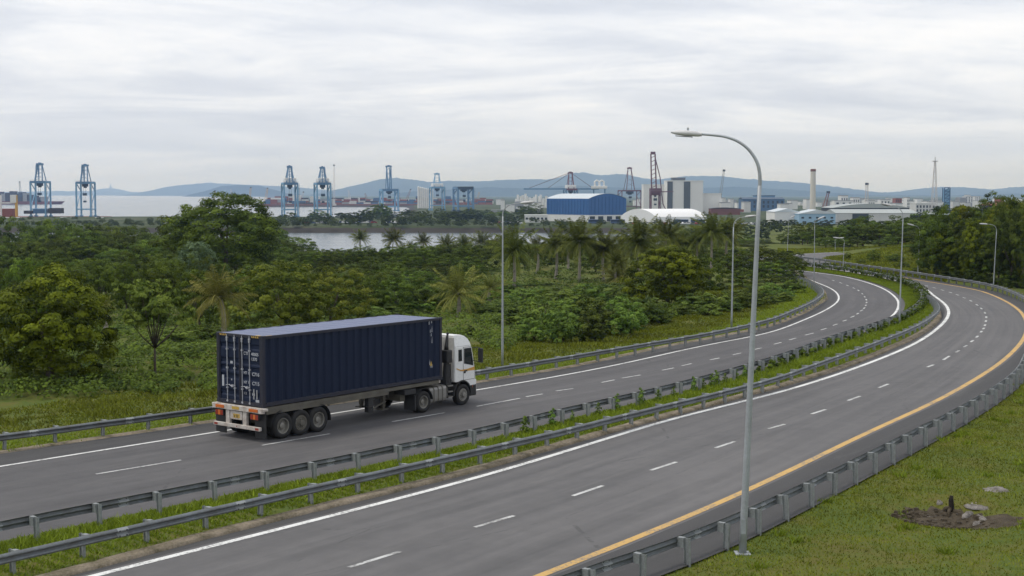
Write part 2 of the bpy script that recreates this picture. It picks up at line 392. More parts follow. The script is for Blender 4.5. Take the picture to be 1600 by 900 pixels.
M['rubber'] = paint('tyre_rubber', (.018, .018, .018, 1), .8, 0, .35, 6, (.06, .055, .05, 1), spec=.3)
M['rim'] = paint('dirty_wheel_rim', (.26, .25, .22, 1), .55, .3, .5, 9, (.07, .06, .05, 1))
M['chassis'] = paint('dusty_chassis', (.13, .12, .095, 1), .8, 0, .6, 2.5, (.04, .035, .03, 1))
M['black'] = paint('black_plastic', (.016, .016, .017, 1), .6, 0, .3, 5, (.06, .055, .05, 1))
M['white_steel'] = paint('chipped_white_paint', (.60, .57, .52, 1), .55, 0, .7, 4, (.17, .085, .045, 1))
M['orange_light'] = paint('amber_lens', (.62, .16, .03, 1), .3, 0, .3, 12, (.2, .06, .03, 1))
M['red_light'] = paint('red_lens', (.30, .035, .02, 1), .3, 0, .3, 12, (.1, .03, .02, 1))
M['cab'] = paint('white_cab_paint', (.78, .78, .76, 1), .28, 0, .07, 1.6, (.34, .31, .26, 1))
M['cab_rear'] = paint('sooty_cab_paint', (.60, .59, .56, 1), .5, 0, .38, 1.6, (.18, .165, .15, 1))
M['stripe'] = paint('orange_stripe', (.62, .33, .06, 1), .4, 0, .2, 6)
M['alu'] = paint('dull_aluminium_tank', (.30, .29, .27, 1), .45, .5, .35, 4, (.12, .105, .09, 1))
def glassmat():
    t = NT('dark_glass'); t.bsdf((.012, .018, .018, 1), .04, 0, spec=.8); return t.m
M['glass'] = glassmat()
def flat(name, c, rough=.7, dirt=.2, sc=.15, metal=0.0): return paint(name, c, rough, metal, dirt, sc, tuple(x * .45 for x in c[:3]) + (1,))
M['crane_blue'] = flat('crane_blue', (.20, .38, .56, 1)); M['crane_deep'] = flat('crane_deep_blue', (.13, .25, .40, 1)); M['crane_dark'] = flat('crane_slate', (.05, .08, .12, 1))
M['crane_red'] = flat('crane_purple_red', (.16, .075, .095, 1)); M['crane_yel'] = flat('gantry_yellow', (.62, .36, .06, 1)); M['w_house'] = flat('white_house', (.72, .72, .70, 1))
M['shed_blue'] = flat('blue_cladding', (.035, .13, .34, 1), .5, .25, .05); M['shed_roof'] = flat('pale_roof', (.55, .60, .63, 1), .5, .2, .05)
M['tent'] = flat('white_membrane', (.82, .82, .82, 1), .6, .06, .04); M['pale_wall'] = flat('pale_wall', (.74, .74, .72, 1), .8, .12, .06); M['silo_dark'] = flat('dark_panel', (.10, .115, .13, 1), .6, .2, .05)
M['sky_blue'] = flat('light_blue_wall', (.30, .46, .60, 1), .7, .15, .06); M['stack_con'] = flat('chimney_concrete', (.62, .59, .52, 1), .85, .2, .08); M['brick'] = flat('red_brown_band', (.14, .065, .05, 1), .85, .3, .08)
M['dark_roof_and_shade'] = flat('roof_and_interior_shade', (.03, .03, .032, 1), .8, .2, .05); M['grey_roof'] = flat('grey_green_roof', (.36, .39, .38, 1), .6, .25, .03)  # first colour: a dark roof, and painted shade inside open buildings
M['hull_red'] = flat('red_hull', (.22, .055, .045, 1), .7, .3, .02); M['hull_dark'] = flat('dark_hull', (.05, .05, .06, 1), .7, .3, .02)
M['quay'] = flat('rusty_quay', (.19, .075, .06, 1), .9, .35, .03)
M['rust'] = flat('rust_red', (.26, .08, .05, 1), .8, .3, .1); M['cont_blue'] = flat('container_blue', (.06, .13, .24, 1), .7, .3, .1); M['cont_grey'] = flat('container_grey', (.30, .31, .32, 1), .7, .3, .1); M['cont_white'] = flat('container_white', (.60, .60, .58, 1), .7, .2, .1); M['cont_dark'] = flat('container_dark', (.045, .04, .045, 1), .7, .3, .1)
M['window'] = flat('dark_window', (.04, .05, .06, 1), .2, .1, .2)
M['car_white'] = paint('white_car_paint', (.75, .75, .75, 1), .3, 0, .05); M['car_blue'] = paint('blue_coach_paint', (.06, .10, .20, 1), .3, 0, .1); M['car_grey'] = paint('grey_car_paint', (.2, .2, .21, 1), .3, 0, .1); M['car_red'] = paint('red_car_paint', (.3, .03, .03, 1), .3, 0, .1)
M['mast'] = flat('white_mast', (.62, .58, .56, 1), .6, .2, .3)

# ------------------------------------------------------------------ road curves, traced on the carriageway plane
def q8(l): return [(1200 + a / 4, 350 + b / 4) for a, b in l]
Y_edge = trace([(843, 900), (1016.6, 832), (1200, 751.5), (1355, 676), (1460, 628.4), (1552, 575), (1582.5, 550), (1600, 529), (1605, 510), (1600, 494), (1590, 482.5), (1562, 466), (1525, 452.5), (1487, 446), (1450, 440), (1412, 434), (1350, 424), (1307, 418), (1272, 412), (1237, 408)], 0, 3.0, 32, 30)
W_in = trace([(146.7, 900), (400, 836), (614, 782), (800, 732.4), (1052.7, 652.6), (1200, 619), (1339, 575), (1375, 560.7), (1425, 540.5), (1462, 516), (1481, 497.5), (1483.7, 486), (1477.5, 475), (1465, 466), (1457, 461)], 0, 2.5, 26)
L_out = trace([(0, 729), (351, 673), (560, 640), (747, 609), (800, 600.5), (941, 575), (1100, 540), (1200, 520.6), (1250, 502.5), (1282, 488.7), (1300, 478.7), (1310, 470), (1311, 463.7), (1306, 456), (1295, 449), (1280, 443)], 0, 2.5, 36, 40)
R_w = trace([(1362, 512), (1390, 497), (1401, 486), (1404, 472.5), (1397, 462.5), (1380, 451), (1350, 440), (1312, 431), (1275, 426), (1245, 422.5)], 0, 2.0, 0, 25)
A_rail = trace([(0, 855), (44, 845), (153, 822), (250, 803), (335, 786), (410, 770), (481, 755), (548, 741), (606, 728), (662, 716), (714, 705), (760, 695), (805, 683), (847, 671), (886, 662), (923, 652), (956, 645), (1016, 631), (1042, 624), (1100, 609), (1200, 579), (1250, 561), (1300, 541), (1362, 521), (1407, 503), (1432, 487), (1441, 473), (1435, 461), (1425, 451), (1388, 440), (1325, 427), (1282, 421)], 0, 2.5, 26, 22)
far_in = offset(A_rail, -1.5); far_in = far_in[far_in[:, 1] > W_in[-1, 1] + 8]
W_in = smooth(np.vstack([W_in, far_in]), 3.5)
B_rail = trace([(0, 866), (400, 777), (800, 688.5), (1000, 640), (1200, 592), (1260, 572), (1360, 536), (1425, 511), (1450, 497.5), (1467, 482.5), (1465, 472.5), (1452, 461), (1440, 452.5)], .70, 2.0, 24)
C_rail = trace([(0, 677.6), (333, 634.5), (560, 602), (747, 577.5), (800, 569), (975, 541), (1100, 520), (1200, 498.8), (1237, 485), (1270, 470), (1285, 458.7), (1286, 452.5), (1277.5, 444), (1260, 435), (1247, 431)], .70, 2.0, 38, 40)
L_asp = trace([(0, 709), (183, 681.5), (342, 658.6), (560, 626), (747, 598), (800, 589), (900, 572), (1050, 540), (1200, 511), (1250, 492.5), (1282, 475), (1291, 465), (1287, 456), (1280, 447), (1268, 439)], 0, 2.0, 36, 42)
K_in = trace([(107, 900), (400, 821), (614, 772), (800, 721), (980, 669), (1200, 611), (1325, 574), (1400, 542.5), (1450, 519), (1470, 500), (1472, 490)], 0, 2.0, 26)
far_k = offset(W_in, .7); far_k = far_k[far_k[:, 1] > K_in[-1, 1] + 6]
K_in = smooth(np.vstack([K_in, far_k]), 3.0)
near_d = np.array([P(*q)[:2] for q in [(944, 922), (1016.6, 898), (1076, 881), (1126.7, 857), (1173, 832), (1214, 811), (1251.6, 793), (1317, 758), (1370, 731), (1419.5, 704), (1462.5, 682), (1508, 656), (1549.5, 630), (1569, 616), (1592, 598)]])
far_d = offset(Y_edge, -1.15); far_d = far_d[(far_d[:, 1] > near_d[-1, 1] + 10)]
D_rail = smooth(np.vstack([near_d, far_d[::6]]), 3.0)
d_ = D_rail[0] - D_rail[8]; d_ /= np.linalg.norm(d_); D_rail = resample(np.vstack([D_rail[0] + d_ * np.arange(30, 0, -1.0)[:, None], D_rail]), .5)

# ------------------------------------------------------------------ terrain
HOLE = P(1488, 800)[:2]
def hfun(x, y, sC=None, sD=None):
    q = np.stack([np.ravel(x), np.ravel(y)], 1).astype(float)
    if sC is None: sC = sdist(C_rail, q)
    if sD is None: sD = -sdist(D_rail, q)
    X, Y_ = q[:, 0], q[:, 1]
    h = np.full(len(q), -.05)
    left = sC > 0
    bump = vnoise(X, Y_, 9.0)
    hl = -.05 - .35 * ss(1.5, 7, sC) + .35 * ss(2.5, 7, sC) * (bump * .6 + .15) + .45 * np.exp(-((sC - 6.5) / 2.2) ** 2) * (.5 + .5 * vnoise(X + 40, Y_, 14)) - 9.1 * ss(15, 215, sC)
    h = np.where(left, hl, h)
    h = np.minimum(h, -.05 - 9.45 * ss(250, 440, Y_) + 0 * X)
    right = (sD > 0) & (Y_ < 260)
    hr = -.05 + .10 * ss(.3, 4, sD) * bump - .25 * ss(6, 14, sD) * (Y_ < 70) + 6.5 * ss(1.5, 34, sD) * ss(92, 125, Y_) * (1 - ss(190, 250, Y_)) * ss(0, 24, X - 50)
    r2 = ((X - HOLE[0]) / 1.75) ** 2 + ((Y_ - HOLE[1]) / 1.5) ** 2
    hr = hr - .42 * np.exp(-r2 * 1.1) + .10 * np.exp(-((np.sqrt(r2) - 1.6) / .5) ** 2)
    h = np.where(right, hr, h)
    ch = ss(432, 478, Y_) * (1 - ss(70, 120, X))
    h = h - 6.8 * ch - .0 
    return h.reshape(np.shape(x))
def hpt(x, y): return float(hfun(np.array([x]), np.array([y]))[0])
def ground_at(px, py):
    z = 0.0
    for _ in range(25):
        p = P(px, py, z); z = .5 * z + .5 * hpt(p[0], p[1])
    return P(px, py, z)
def lines(*seg):
    out = []
    for a, b, s in seg: out += list(np.arange(a, b, s))
    return np.array(out + [seg[-1][1]])
gx = lines((-1100, -200, 40), (-200, -62, 6), (-62, 4, 1.2), (4, 26, .35), (26, 76, 1.1), (76, 200, 6), (200, 1100, 40))
gy = lines((-120, 26, 6), (26, 56, .35), (56, 180, 1.1), (180, 480, 7), (480, 836, 22))
GX, GY = np.meshgrid(gx, gy)
GZ = hfun(GX, GY)
def grid_faces(nx, ny):
    i = np.arange(ny - 1)[:, None] * nx + np.arange(nx - 1)[None]
    return np.stack([i, i + 1, i + 1 + nx, i + nx], -1).reshape(-1, 4)
me = big_mesh('ground', np.stack([GX, GY, GZ], -1).reshape(-1, 3), grid_faces(len(gx), len(gy)), M['ground'], smooth_=True)
tag(link('ground', me), kind='structure')
# sea and channel
S = 23800.0
me = MB().add([(-13400, 380, -14), (13400, 380, -14), (13400, S, -14), (-13400, S, -14)], [(0, 1, 2, 3)]).mesh('water', M['water'])
tag(link('water', me), kind='structure')
# the flat port land over the channel
fx = lines((-4800, -1500, 150), (-1500, 900, 14), (900, 9600, 150)); fy = lines((829, 1330, 9), (1330, 2700, 26), (2700, 17500, 370))
FX, FY = np.meshgrid(fx, fy)
wob = vnoise(FX, FY, 60) * 7
penin = (1 - ss(1205, 1225, FY)) * ss(828, 846, FY + wob * .6)
mid = ss(-12, 12, FX + .0744 * FY + wob)
port = ss(2440, 2500, FY) * ss(-30, 10, FX + 430 + .172 * np.maximum(0, FY - 2500) + wob)
land = np.maximum(np.maximum(penin, mid * ss(828, 846, FY + wob * .6)), port)
FZ = -16.5 + 6.3 * land + .35 * vnoise(FX, FY, 35)
me = big_mesh('far_land', np.stack([FX, FY, FZ], -1).reshape(-1, 3), grid_faces(len(fx), len(fy)), M['farland'], smooth_=True)
tag(link('land', me), kind='structure')
def hz_(Y): return -10.2

# ------------------------------------------------------------------ carriageways, markings, median
def strip(name, L, R, z, mat, n=None, taper=None):
    n = n or int(max(arclen(L)[-1], arclen(R)[-1]))
    l, r = resample(L, n=n), resample(R, n=n); k = 9
    w = np.linalg.norm(l - r, axis=1); s = arclen((l + r) / 2); t = np.linspace(0, 1, k)
    V = l[:, None] * (1 - t)[None, :, None] + r[:, None] * t[None, :, None]
    v = np.concatenate([V, np.full((n, k, 1), z)], 2).reshape(-1, 3)
    uv = np.stack([(t[None] * w[:, None]), np.repeat(s[:, None], k, 1)], -1).reshape(-1, 2)
    me = big_mesh(name, v, grid_faces(k, n)[:, ::-1], mat, uv=uv, smooth_=True)
    return tag(link(name, me), kind='structure')
_a = offset(A_rail, .45); _a = _a[(_a[:, 1] < 100)]
_b = offset(R_w, -.55); _b = _b[_b[:, 1] > 109]
A_edge = smooth(np.vstack([_a, _b]), 2.5)
strip('carriageway', L_asp, A_edge, 0.0, M['asphalt_dark'])
strip('carriageway', K_in, offset(D_rail, -.25), 0.0, M['asphalt'])
strip('shoulder', offset(Y_edge, -.26), offset(D_rail, -.3), .004, M['shoulder'])
strip('shoulder', L_asp, offset(L_out, .25), .004, M['shoulder'])
strip('shoulder', K_in, offset(W_in, .30), .004, M['shoulder'])
def ribbon(name, c, w, z, mat):
    return strip(name, offset(c, w / 2), offset(c, -w / 2), z, mat, n=int(arclen(c)[-1] * 1.2))
ribbon('edge_line', W_in, .24, .008, M['white_line'])
ribbon('edge_line', Y_edge, .26, .008, M['yellow_line'])
ribbon('edge_line', L_out, .16, .008, M['white_line'])
ribbon('edge_line', R_w, .20, .008, M['white_line'])
def dashes(name, segs, w):
    m = MB()
    for (a, b) in segs:
        p, q = P(*a)[:2], P(*b)[:2]; d = q - p; L_ = np.linalg.norm(d)
        if L_ < 1.0: q = p + d / L_ * 1.2; d = q - p; L_ = 1.2
        d /= L_; n = np.array([-d[1], d[0]]) * w / 2
        m.add([(*(p - n), .008), (*(q - n), .008), (*(q + n), .008), (*(p + n), .008)], [(0, 1, 2, 3)])
    return tag(m.build(name, M['dash_line']), kind='structure')
dn = [((545, 887), (625, 862)), ((742, 824), (803, 806)), ((895, 775), (942, 759)), ((1017, 735), (1057, 722)), ((1118, 700), (1148, 690)), ((1201, 670), (1226, 663)), ((1268, 647), (1290, 640)), ((1325, 626), (1344, 619)), ((1373, 606), (1388, 600))]
z8 = [((995, 895), (1035, 880)), ((1095, 850), (1135, 825)), ((1175, 803), (1195, 790)), ((1225, 770), (1242, 758)), ((1267, 738), (1280, 729)), ((1300, 710), (1310, 702)), ((1328, 678), (1338, 669)), ((1343, 658), (1352, 649)), ((1353, 638), (1359, 628)), ((1360, 612), (1364, 602)), ((1364, 588), (1364, 578)), ((1358, 560), (1353, 550)), ((1338, 533), (1328, 524)), ((1312, 510), (1300, 502)), ((1275, 484), (1260, 477)), ((1235, 465), (1218, 459)), ((1192, 446), (1174, 440)), ((1150, 431), (1130, 425)), ((1100, 416), (1080, 411)), ((1050, 402), (1030, 397)), ((1000, 389), (980, 384))]
dn += [tuple(q8(s)) for s in z8]
d0, d1 = P(545, 887)[:2], P(742, 824)[:2]
tag(dashes('lane_dashes', dn, .15), kind='structure')
dl = [((150, 741), (283, 719)), ((409, 696), (515, 678)), ((613, 659), (695, 645)), ((745, 635), (812, 622.5)), ((822, 620), (843, 616.5)), ((868.6, 611), (886.6, 608.5)), ((940, 597.7), (956, 594.5)), ((971.5, 591), (1001, 586)), ((1034.6, 578.6), (1052.7, 575)), ((1065, 571.7), (1077, 569)), ((1109, 562.5), (1124, 559.5)), ((1145, 554.5), (1156, 552)), ((1177.5, 546.5), (1186, 544.5))]
z9 = [((37, 752), (83, 740)), ((133, 725), (175, 713)), ((232, 695), (285, 682)), ((330, 663), (367, 652)), ((405, 635), (433, 625)), ((467, 608), (492, 600)), ((515, 585), (540, 575)), ((553, 565), (567, 557)), ((577, 545), (592, 537)), ((597, 530), (605, 522)), ((608, 513), (614, 505)), ((615, 495), (617, 487)), ((616, 478), (613, 470)), ((607, 459), (602, 452)), ((593, 440), (586, 433)), ((570, 419), (560, 412)), ((543, 404), (530, 398)), ((505, 388), (490, 382)), ((462, 371), (445, 365)), ((415, 356), (398, 350))]
dl += [tuple(q8(s)) for s in z9]
dashes('lane_dashes', dl, .13)
# median: a raised grassy strip with a dirt-covered kerb on the near carriageway's side
med_l, med_r = offset(A_edge, -.02), offset(K_in, .0)
o = strip('median', A_edge, offset(K_in, .30), .05, M['ground'])
kb = MB(); kc = resample(K_in, .5); kt = tangents(kc); kn = np.stack([-kt[:, 1], kt[:, 0]], 1); rr_ = np.random.RandomState(3)
prof = [(-.06, -.02), (-.03, .07), (.06, .11), (.30, .12), (.55, .04)]
jit = np.convolve(rr_.randn(len(kc) + 8), np.ones(9) / 5, 'valid') * .05
kv = np.array([[(*(kc[i] + kn[i] * (a + jit[i] * (1 if j < 2 else 1.4))), z + (rr_.rand() - .5) * .03) for j, (a, z) in enumerate(prof)] for i in range(len(kc))]).reshape(-1, 3)
tag(link('kerb', big_mesh('kerb', kv, grid_faces(5, len(kc))[:, ::-1], M['kerb'], smooth_=True)), kind='structure')
# dirt line where the far carriageway's left shoulder meets the grass
lc = resample(L_asp, .6); lt = tangents(lc); ln = np.stack([-lt[:, 1], lt[:, 0]], 1); jit = np.convolve(rr_.randn(len(lc) + 8), np.ones(9) / 5, 'valid') * .10
lv = np.array([[(*(lc[i] + ln[i] * (a + jit[i])), z) for a, z in ((-.12, .006), (.05, .05), (.35, .04), (.6, -.06))] for i in range(len(lc))]).reshape(-1, 3)
tag(link('kerb', big_mesh('kerb', lv, grid_faces(4, len(lc))[:, ::-1], M['kerb'], smooth_=True)), kind='structure')
# second road curling away on the right, and the road crossing far behind
def flatroad(name, pxs, w, z=.02, line=True, mat='asphalt'):
    c = trace(pxs, 0, 3.0); strip(name, offset(c, w / 2), offset(c, -w / 2), z, M[mat])
    return c
ramp_c = trace([(1262, 411), (1248, 405), (1262, 399.5), (1300, 396.5), (1350, 394.5), (1400, 393), (1440, 392)], 0, 3.0)
strip('ramp_road', offset(ramp_c, 3.2), offset(ramp_c, -3.2), .012, M['asphalt'])
ribbon('edge_line', offset(ramp_c, 2.8), .2, .02, M['white_line'])

# ------------------------------------------------------------------ guardrails
wprof = [(0, .425), (-.035, .445), (-.08, .472), (-.08, .495), (-.02, .535), (0, .555), (-.02, .575), (-.08, .615), (-.08, .64), (-.035, .668), (0, .69)]
def guardrail(curve, side, label, post_from=0.0, spacing=2.0, lo=0, hi=None, zbase=0.0, maxposts=99, lap=4.0):
    """side=+1: traffic is on the left of the curve, -1: on the right. rail face points to the traffic"""
    c = resample(curve, .5); hi = hi or arclen(c)[-1]
    c = c[int(lo / .5):int(hi / .5)]
    t = tangents(c); n = np.stack([-t[:, 1], t[:, 0]], 1) * side
    root = empty('guardrail', (c[0][0], c[0][1], 0), 0, label, 'guardrail')
    o3 = np.array([c[0][0], c[0][1], 0])
    k = len(wprof); rs = np.random.RandomState(len(c)); wobz = np.convolve(rs.randn(len(c) + 24), np.ones(25) / 25, 'valid') * .05
    front = np.array([[(*(c[i] + n[i] * (.02 - a)), z + zbase + wobz[i]) for a, z in wprof] for i in range(len(c))]) - o3
    back = np.array([[(*(c[i] + n[i] * (.014 - a)), z + zbase + wobz[i]) for a, z in wprof] for i in range(len(c))]) - o3
    v = np.concatenate([front.reshape(-1, 3), back.reshape(-1, 3)]); f = grid_faces(k, len(c)); m = len(c) * k
    if side < 0: f = f[:, ::-1]
    e = []
    for i in range(len(c) - 1):
        for j in (0, k - 1): e.append((i * k + j, (i + 1) * k + j, m + (i + 1) * k + j, m + i * k + j))
    fa = np.concatenate([f, f[:, ::-1] + m, np.array(e)])
    link('rail', big_mesh('rail', v, fa, M['galv_rail'], smooth_=True), root)
    sv = np.array([(x, .02 - a + (-.0 if False else .007), z) for x in (-.17, .17) for a, z in wprof]); sk = len(wprof)
    sb = MB().add(sv, [(i, i + 1, i + 1 + sk, i + sk) for i in range(sk - 1)]); sb.add(sv - np.array([0, .02, 0]), [(i + sk, i + 1 + sk, i + 1, i) for i in range(sk - 1)])
    for x in (-.11, .11):
        for z in (.485, .625): sb.box(x - .018, x + .018, .085, .125, z - .018, z + .018, 1)
    sme = sb.mesh('splice', [M['galv_post'], M['hull_dark']])
    s_all = arclen(c)
    for q in np.arange(post_from + 1.0, s_all[-1] - .5, 4.0):
        x, y = np.interp(q, s_all, c[:, 0]), np.interp(q, s_all, c[:, 1]); tx, ty = np.interp(q, s_all, t[:, 0]), np.interp(q, s_all, t[:, 1]); wz = float(np.interp(q, s_all, wobz))
        sp = link('splice', sme, root, (x - o3[0], y - o3[1], zbase + wz)); sp.rotation_euler = (0, 0, math.atan2(ty, tx) + (0 if side > 0 else math.pi))
    s = arclen(c); pts = np.arange(post_from, s[-1] - .3, spacing)[:maxposts]
    pm = MB().box(-.055, .055, -.33, -.18, -.35, .74)
    for a in (-.055, .049): pm.box(a, a + .006, -.34, -.17, -.35, .745)
    pme = MB().box(-.042, .042, -.335, -.325, -.35, .70).box(-.042, .042, -.19, -.18, -.35, .70).box(-.004, .004, -.325, -.19, -.35, .70).mesh('post', M['galv_post'])
    bme = MB().box(-.062, .062, -.18, .0, .44, .70).mesh('blockout', M['galv_post'])
    nme = MB().box(-.17, -.15, .065, .105, .61, .64).box(.15, .17, .065, .105, .61, .64).box(-.17, -.15, .065, .105, .47, .50).box(.15, .17, .065, .105, .47, .50).box(-.02, .02, .02, .05, .54, .57).mesh('bolts', M['galv_post'])
    for i, q in enumerate(pts):
        x, y = np.interp(q, s, c[:, 0]), np.interp(q, s, c[:, 1]); tx, ty = np.interp(q, s, t[:, 0]), np.interp(q, s, t[:, 1])
        ang = math.atan2(ty, tx) + (0 if side > 0 else math.pi)
        p = link('post', pme, root, (x - o3[0], y - o3[1], zbase)); p.rotation_euler = (rs.randn() * .03, rs.randn() * .02, ang)
        b = link('blockout', bme, p)
    return root
def cut(curve, x0=None):
    return curve
guardrail(A_rail, +1, 'weedy guardrail seen from its back between the median grass and the truck carriageway', .9, 2.0, lo=16, hi=16 + 198)
guardrail(B_rail, -1, 'grey steel guardrail on the median facing the empty near carriageway', .5, 2.0, lo=14)
guardrail(C_rail, -1, 'guardrail on the grass verge at the far side of the truck carriageway', .3, 2.0, lo=26, hi=26 + 198)
guardrail(D_rail, +1, 'guardrail beside the yellow line and the grass slope, backs of its posts in view', 1.2, 2.0, lo=20, hi=20 + 198)

# ------------------------------------------------------------------ street lamps
def lamp(base, arm_px, ptop_px, label, r0=.115, adir=None, head_px=None, base_z=None):
    """arm_px: pixels along the curved arm; unprojected to the upright plane through the pole in direction adir"""
    bx, by = base[:2]; bz = base_z if base_z is not None else hpt(bx, by)
    root = empty('street_lamp', (bx, by, bz), 0, label, 'street lamp', 'street lamps along the road')
    ad = np.array(adir, float); ad /= np.linalg.norm(ad); nrm = np.array([-ad[1], ad[0], 0])
    def pv(px, py):
        r = ray(px, py); t = np.dot(np.array([bx, by, 0]), nrm) / np.dot(r, nrm); return np.array([0, 0, CZ]) + r * t - np.array([bx, by, bz])
    top = pv(*ptop_px)
    H = top[2]
    n = 9; pole = [top * (i / n) for i in range(n + 1)]; pole[0] = np.array([0, 0, -.1])
    MB().tube(pole, np.linspace(r0, r0 * .50, n + 1), 10).build('pole', M['galv'], root, True)
    arm = catmull(np.array([top - (top / H) * .5] + [pv(*q) for q in arm_px]), 7)
    MB().tube(arm, np.linspace(r0 * .47, r0 * .30, len(arm)), 8).build('arm', M['galv'], root, True)
    e = arm[-1]; d = arm[-1] - arm[-4]; d /= np.linalg.norm(d)
    side = np.array([-d[1], d[0], 0]); side /= np.linalg.norm(side); up = np.cross(d, side)
    L_ = .82; hb = MB(); secs = [(0, .09, .035, .05), (.10, .13, .07, .07), (.45, .16, .075, .075), (.70, .12, .05, .055), (L_, .035, .015, .02)]
    vs_ = []; k = 10
    for a, w, h1, h2 in secs:
        for j in range(k):
            tt = 2 * math.pi * j / k; ww = math.copysign(abs(math.cos(tt)) ** .6, math.cos(tt)) * w; hh = math.copysign(abs(math.sin(tt)) ** .7, math.sin(tt)) * (h1 if math.sin(tt) > 0 else h2)
            vs_.append(e + d * (a - .08) + side * ww + up * hh)
    fs = [(i * k + j, i * k + (j + 1) % k, (i + 1) * k + (j + 1) % k, (i + 1) * k + j) for i in range(4) for j in range(k)] + [tuple(range(k)), tuple(range(5 * k - 1, 4 * k - 1, -1))]
    head = hb.add(vs_, fs).build('lamp_head', M['lamp_head'], root, True)
    lc_ = e + d * .38 - up * .08
    MB().add([lc_ + d * a * .22 + side * b * .10 + up * c for c in (0, -.02) for a, b in ((-1, -1), (1, -1), (1, 1), (-1, 1))], [(0, 1, 2, 3), (7, 6, 5, 4), (0, 4, 5, 1), (1, 5, 6, 2), (2, 6, 7, 3), (3, 7, 4, 0)]).build('lens', M['glass'], head)
    if r0 > .1:
        MB().box(-.2, .2, -.2, .2, -.06, .025).build('base_plate', M['galv'], root)
        MB().box(-.06, .06, -r0 - .02, -r0 + .01, .55, .95).build('access_door', M['galv'], root)
        MB().tube([e + d * .3 + up * .07, e + d * .3 + up * .15], [.03, .025], 8).build('light_sensor', M['galv'], root)
    return root
b = P(1160, 862)
lamp(b, [(1187.3, 275), (1184, 257), (1177, 243), (1166, 230), (1150, 219.5), (1132, 213.5), (1112, 211), (1092, 209.5)], (1187, 290), 'tallest, nearest street lamp on the lower right grass, curved arm reaching left', .103, (-1, .25), base_z=-.05)
lamp(P(785, 567), [(786, 331), (789, 326), (795, 321), (804, 318.5), (816, 317)], (785.5, 338), 'street lamp behind the truck cab on the far verge, arm curving right', .075, (1, -.5))
lamp(P(1143, 510), [(1147, 349), (1150, 344), (1157, 340), (1166, 338.5)], (1146, 355), 'street lamp on the far verge just left of the nearest lamp pole', .075, (1, -.5))
lamp(P(1405, 509), [(1410, 333), (1406, 327), (1400, 323.5), (1391, 321)], (1411, 340), 'street lamp standing in the grassy median at the bend', .065, (-1, -.1))
lamp(P(1434, 431), [(1436, 357.5), (1433, 354), (1427, 352)], (1437, 361), 'street lamp on the outer verge between the median lamp and the dark wood', .065, (-1, -.1), base_z=0)
lamp(P(1552, 452), [(1556.5, 357), (1554, 353), (1547, 350.5), (1541, 350)], (1557, 362), 'rightmost street lamp, in front of the dark wooded slope', .065, (-1, -.2))
lamp(P(1272, 440), [(1273, 347), (1275, 344), (1279, 342)], (1273, 352), 'thin street lamp at the inner end of the left bend', .055, (1, 0), base_z=0)
lamp(P(1317, 421), [(1319, 376), (1316, 373), (1311, 372)], (1319, 380), 'street lamp above the far end of the median hedge, short arm to the left', .055, (-1, 0), base_z=0)
lamp(P(1305, 392), [(1305, 375), (1307, 373), (1312, 372)], (1305, 378), 'small street lamp beside the road curling away', .055, (1, 0), base_z=0)
lamp(P(1230, 403), [(1232, 345), (1233, 342), (1236, 340)], (1232, 349), 'street lamp past the leftmost end of the bend, near the distant road', .055, (1, 0), base_z=0)

# ------------------------------------------------------------------ foliage
def unit(v): return v / (np.linalg.norm(v, axis=-1, keepdims=True) + 1e-9)
def leaves_at(rng, pos, nrm, size, tint, asp=.55):
    n = len(pos); a = unit(np.cross(nrm, unit(rng.randn(n, 3)))); b = np.cross(nrm, a)
    s = (size * (.6 + .8 * rng.rand(n)))[:, None]
    v = np.stack([pos - a * s * .5, pos + b * s * asp * .5 - nrm * s * .10, pos + a * s * .5 - nrm * s * .12, pos - b * s * asp * .5 - nrm * s * .10], 1).reshape(-1, 3)
    f = np.arange(n * 4).reshape(n, 4); return v, f, np.repeat(tint, 4)
def clumps(rng, C, R, per, leaf, up=.3, flat=1.0, outc=None):
    """leaf clumps at centres C with radii R"""
    n = len(C); idx = np.repeat(np.arange(n), per); d = unit(rng.randn(len(idx), 3)); fl = (d[:, 2] < -.1) & (rng.rand(len(idx)) < .75); d[fl, 2] *= -1; d[:, 2] = d[:, 2] * flat
    rad = R[idx] * (.45 + .55 * rng.rand(len(idx)) ** .5)
    pos = C[idx] + d * rad[:, None]
    outw = unit(C[idx] - (C.mean(0) if outc is None else outc))
    nrm = unit(d * 1.25 + outw * .6 + np.array([0, 0, up * .6]) + rng.randn(len(idx), 3) * .30)
    tint = np.clip(rng.rand(n)[idx] * .85 + rng.rand(len(idx)) * .40 - .12, 0, 1)
    return leaves_at(rng, pos, nrm, leaf, tint)
def sphere_pts(rng, n, zmin=-1.0):
    i = np.arange(n) + .5; z = 1 - (1 - zmin) * i / n; ph = i * 2.39996 + rng.rand() * 6; r = np.sqrt(1 - z * z)
    return np.stack([r * np.cos(ph), r * np.sin(ph), z], 1) + rng.randn(n, 3) * .06
def crown_dome(seed, n=170, per=46, leaf=.036, zc=.56, rx=.45, rz=.44, zmin=-.8, cr0=.07):
    rng = np.random.RandomState(seed); d = unit(sphere_pts(rng, n, zmin))
    bumps = unit(rng.randn(11, 3)); amp = .04 + .24 * rng.rand(11)
    k = 1 + sum(a * np.exp(-(1 - d @ b) / .16) for a, b in zip(amp, bumps)) - .12 + rng.randn(n) * .075
    C = d * k[:, None] * np.array([rx, rx, rz]) + np.array([0, 0, zc])
    inner = unit(rng.randn(n // 4, 3)) * np.array([rx, rx, rz]) * (.35 + .35 * rng.rand(n // 4, 1)) + np.array([0, 0, zc])
    C = np.vstack([C, inner]); R = cr0 + cr0 * .8 * rng.rand(len(C))
    return clumps(rng, C, R, per, leaf, .3, .8, np.array([0, 0, zc]))
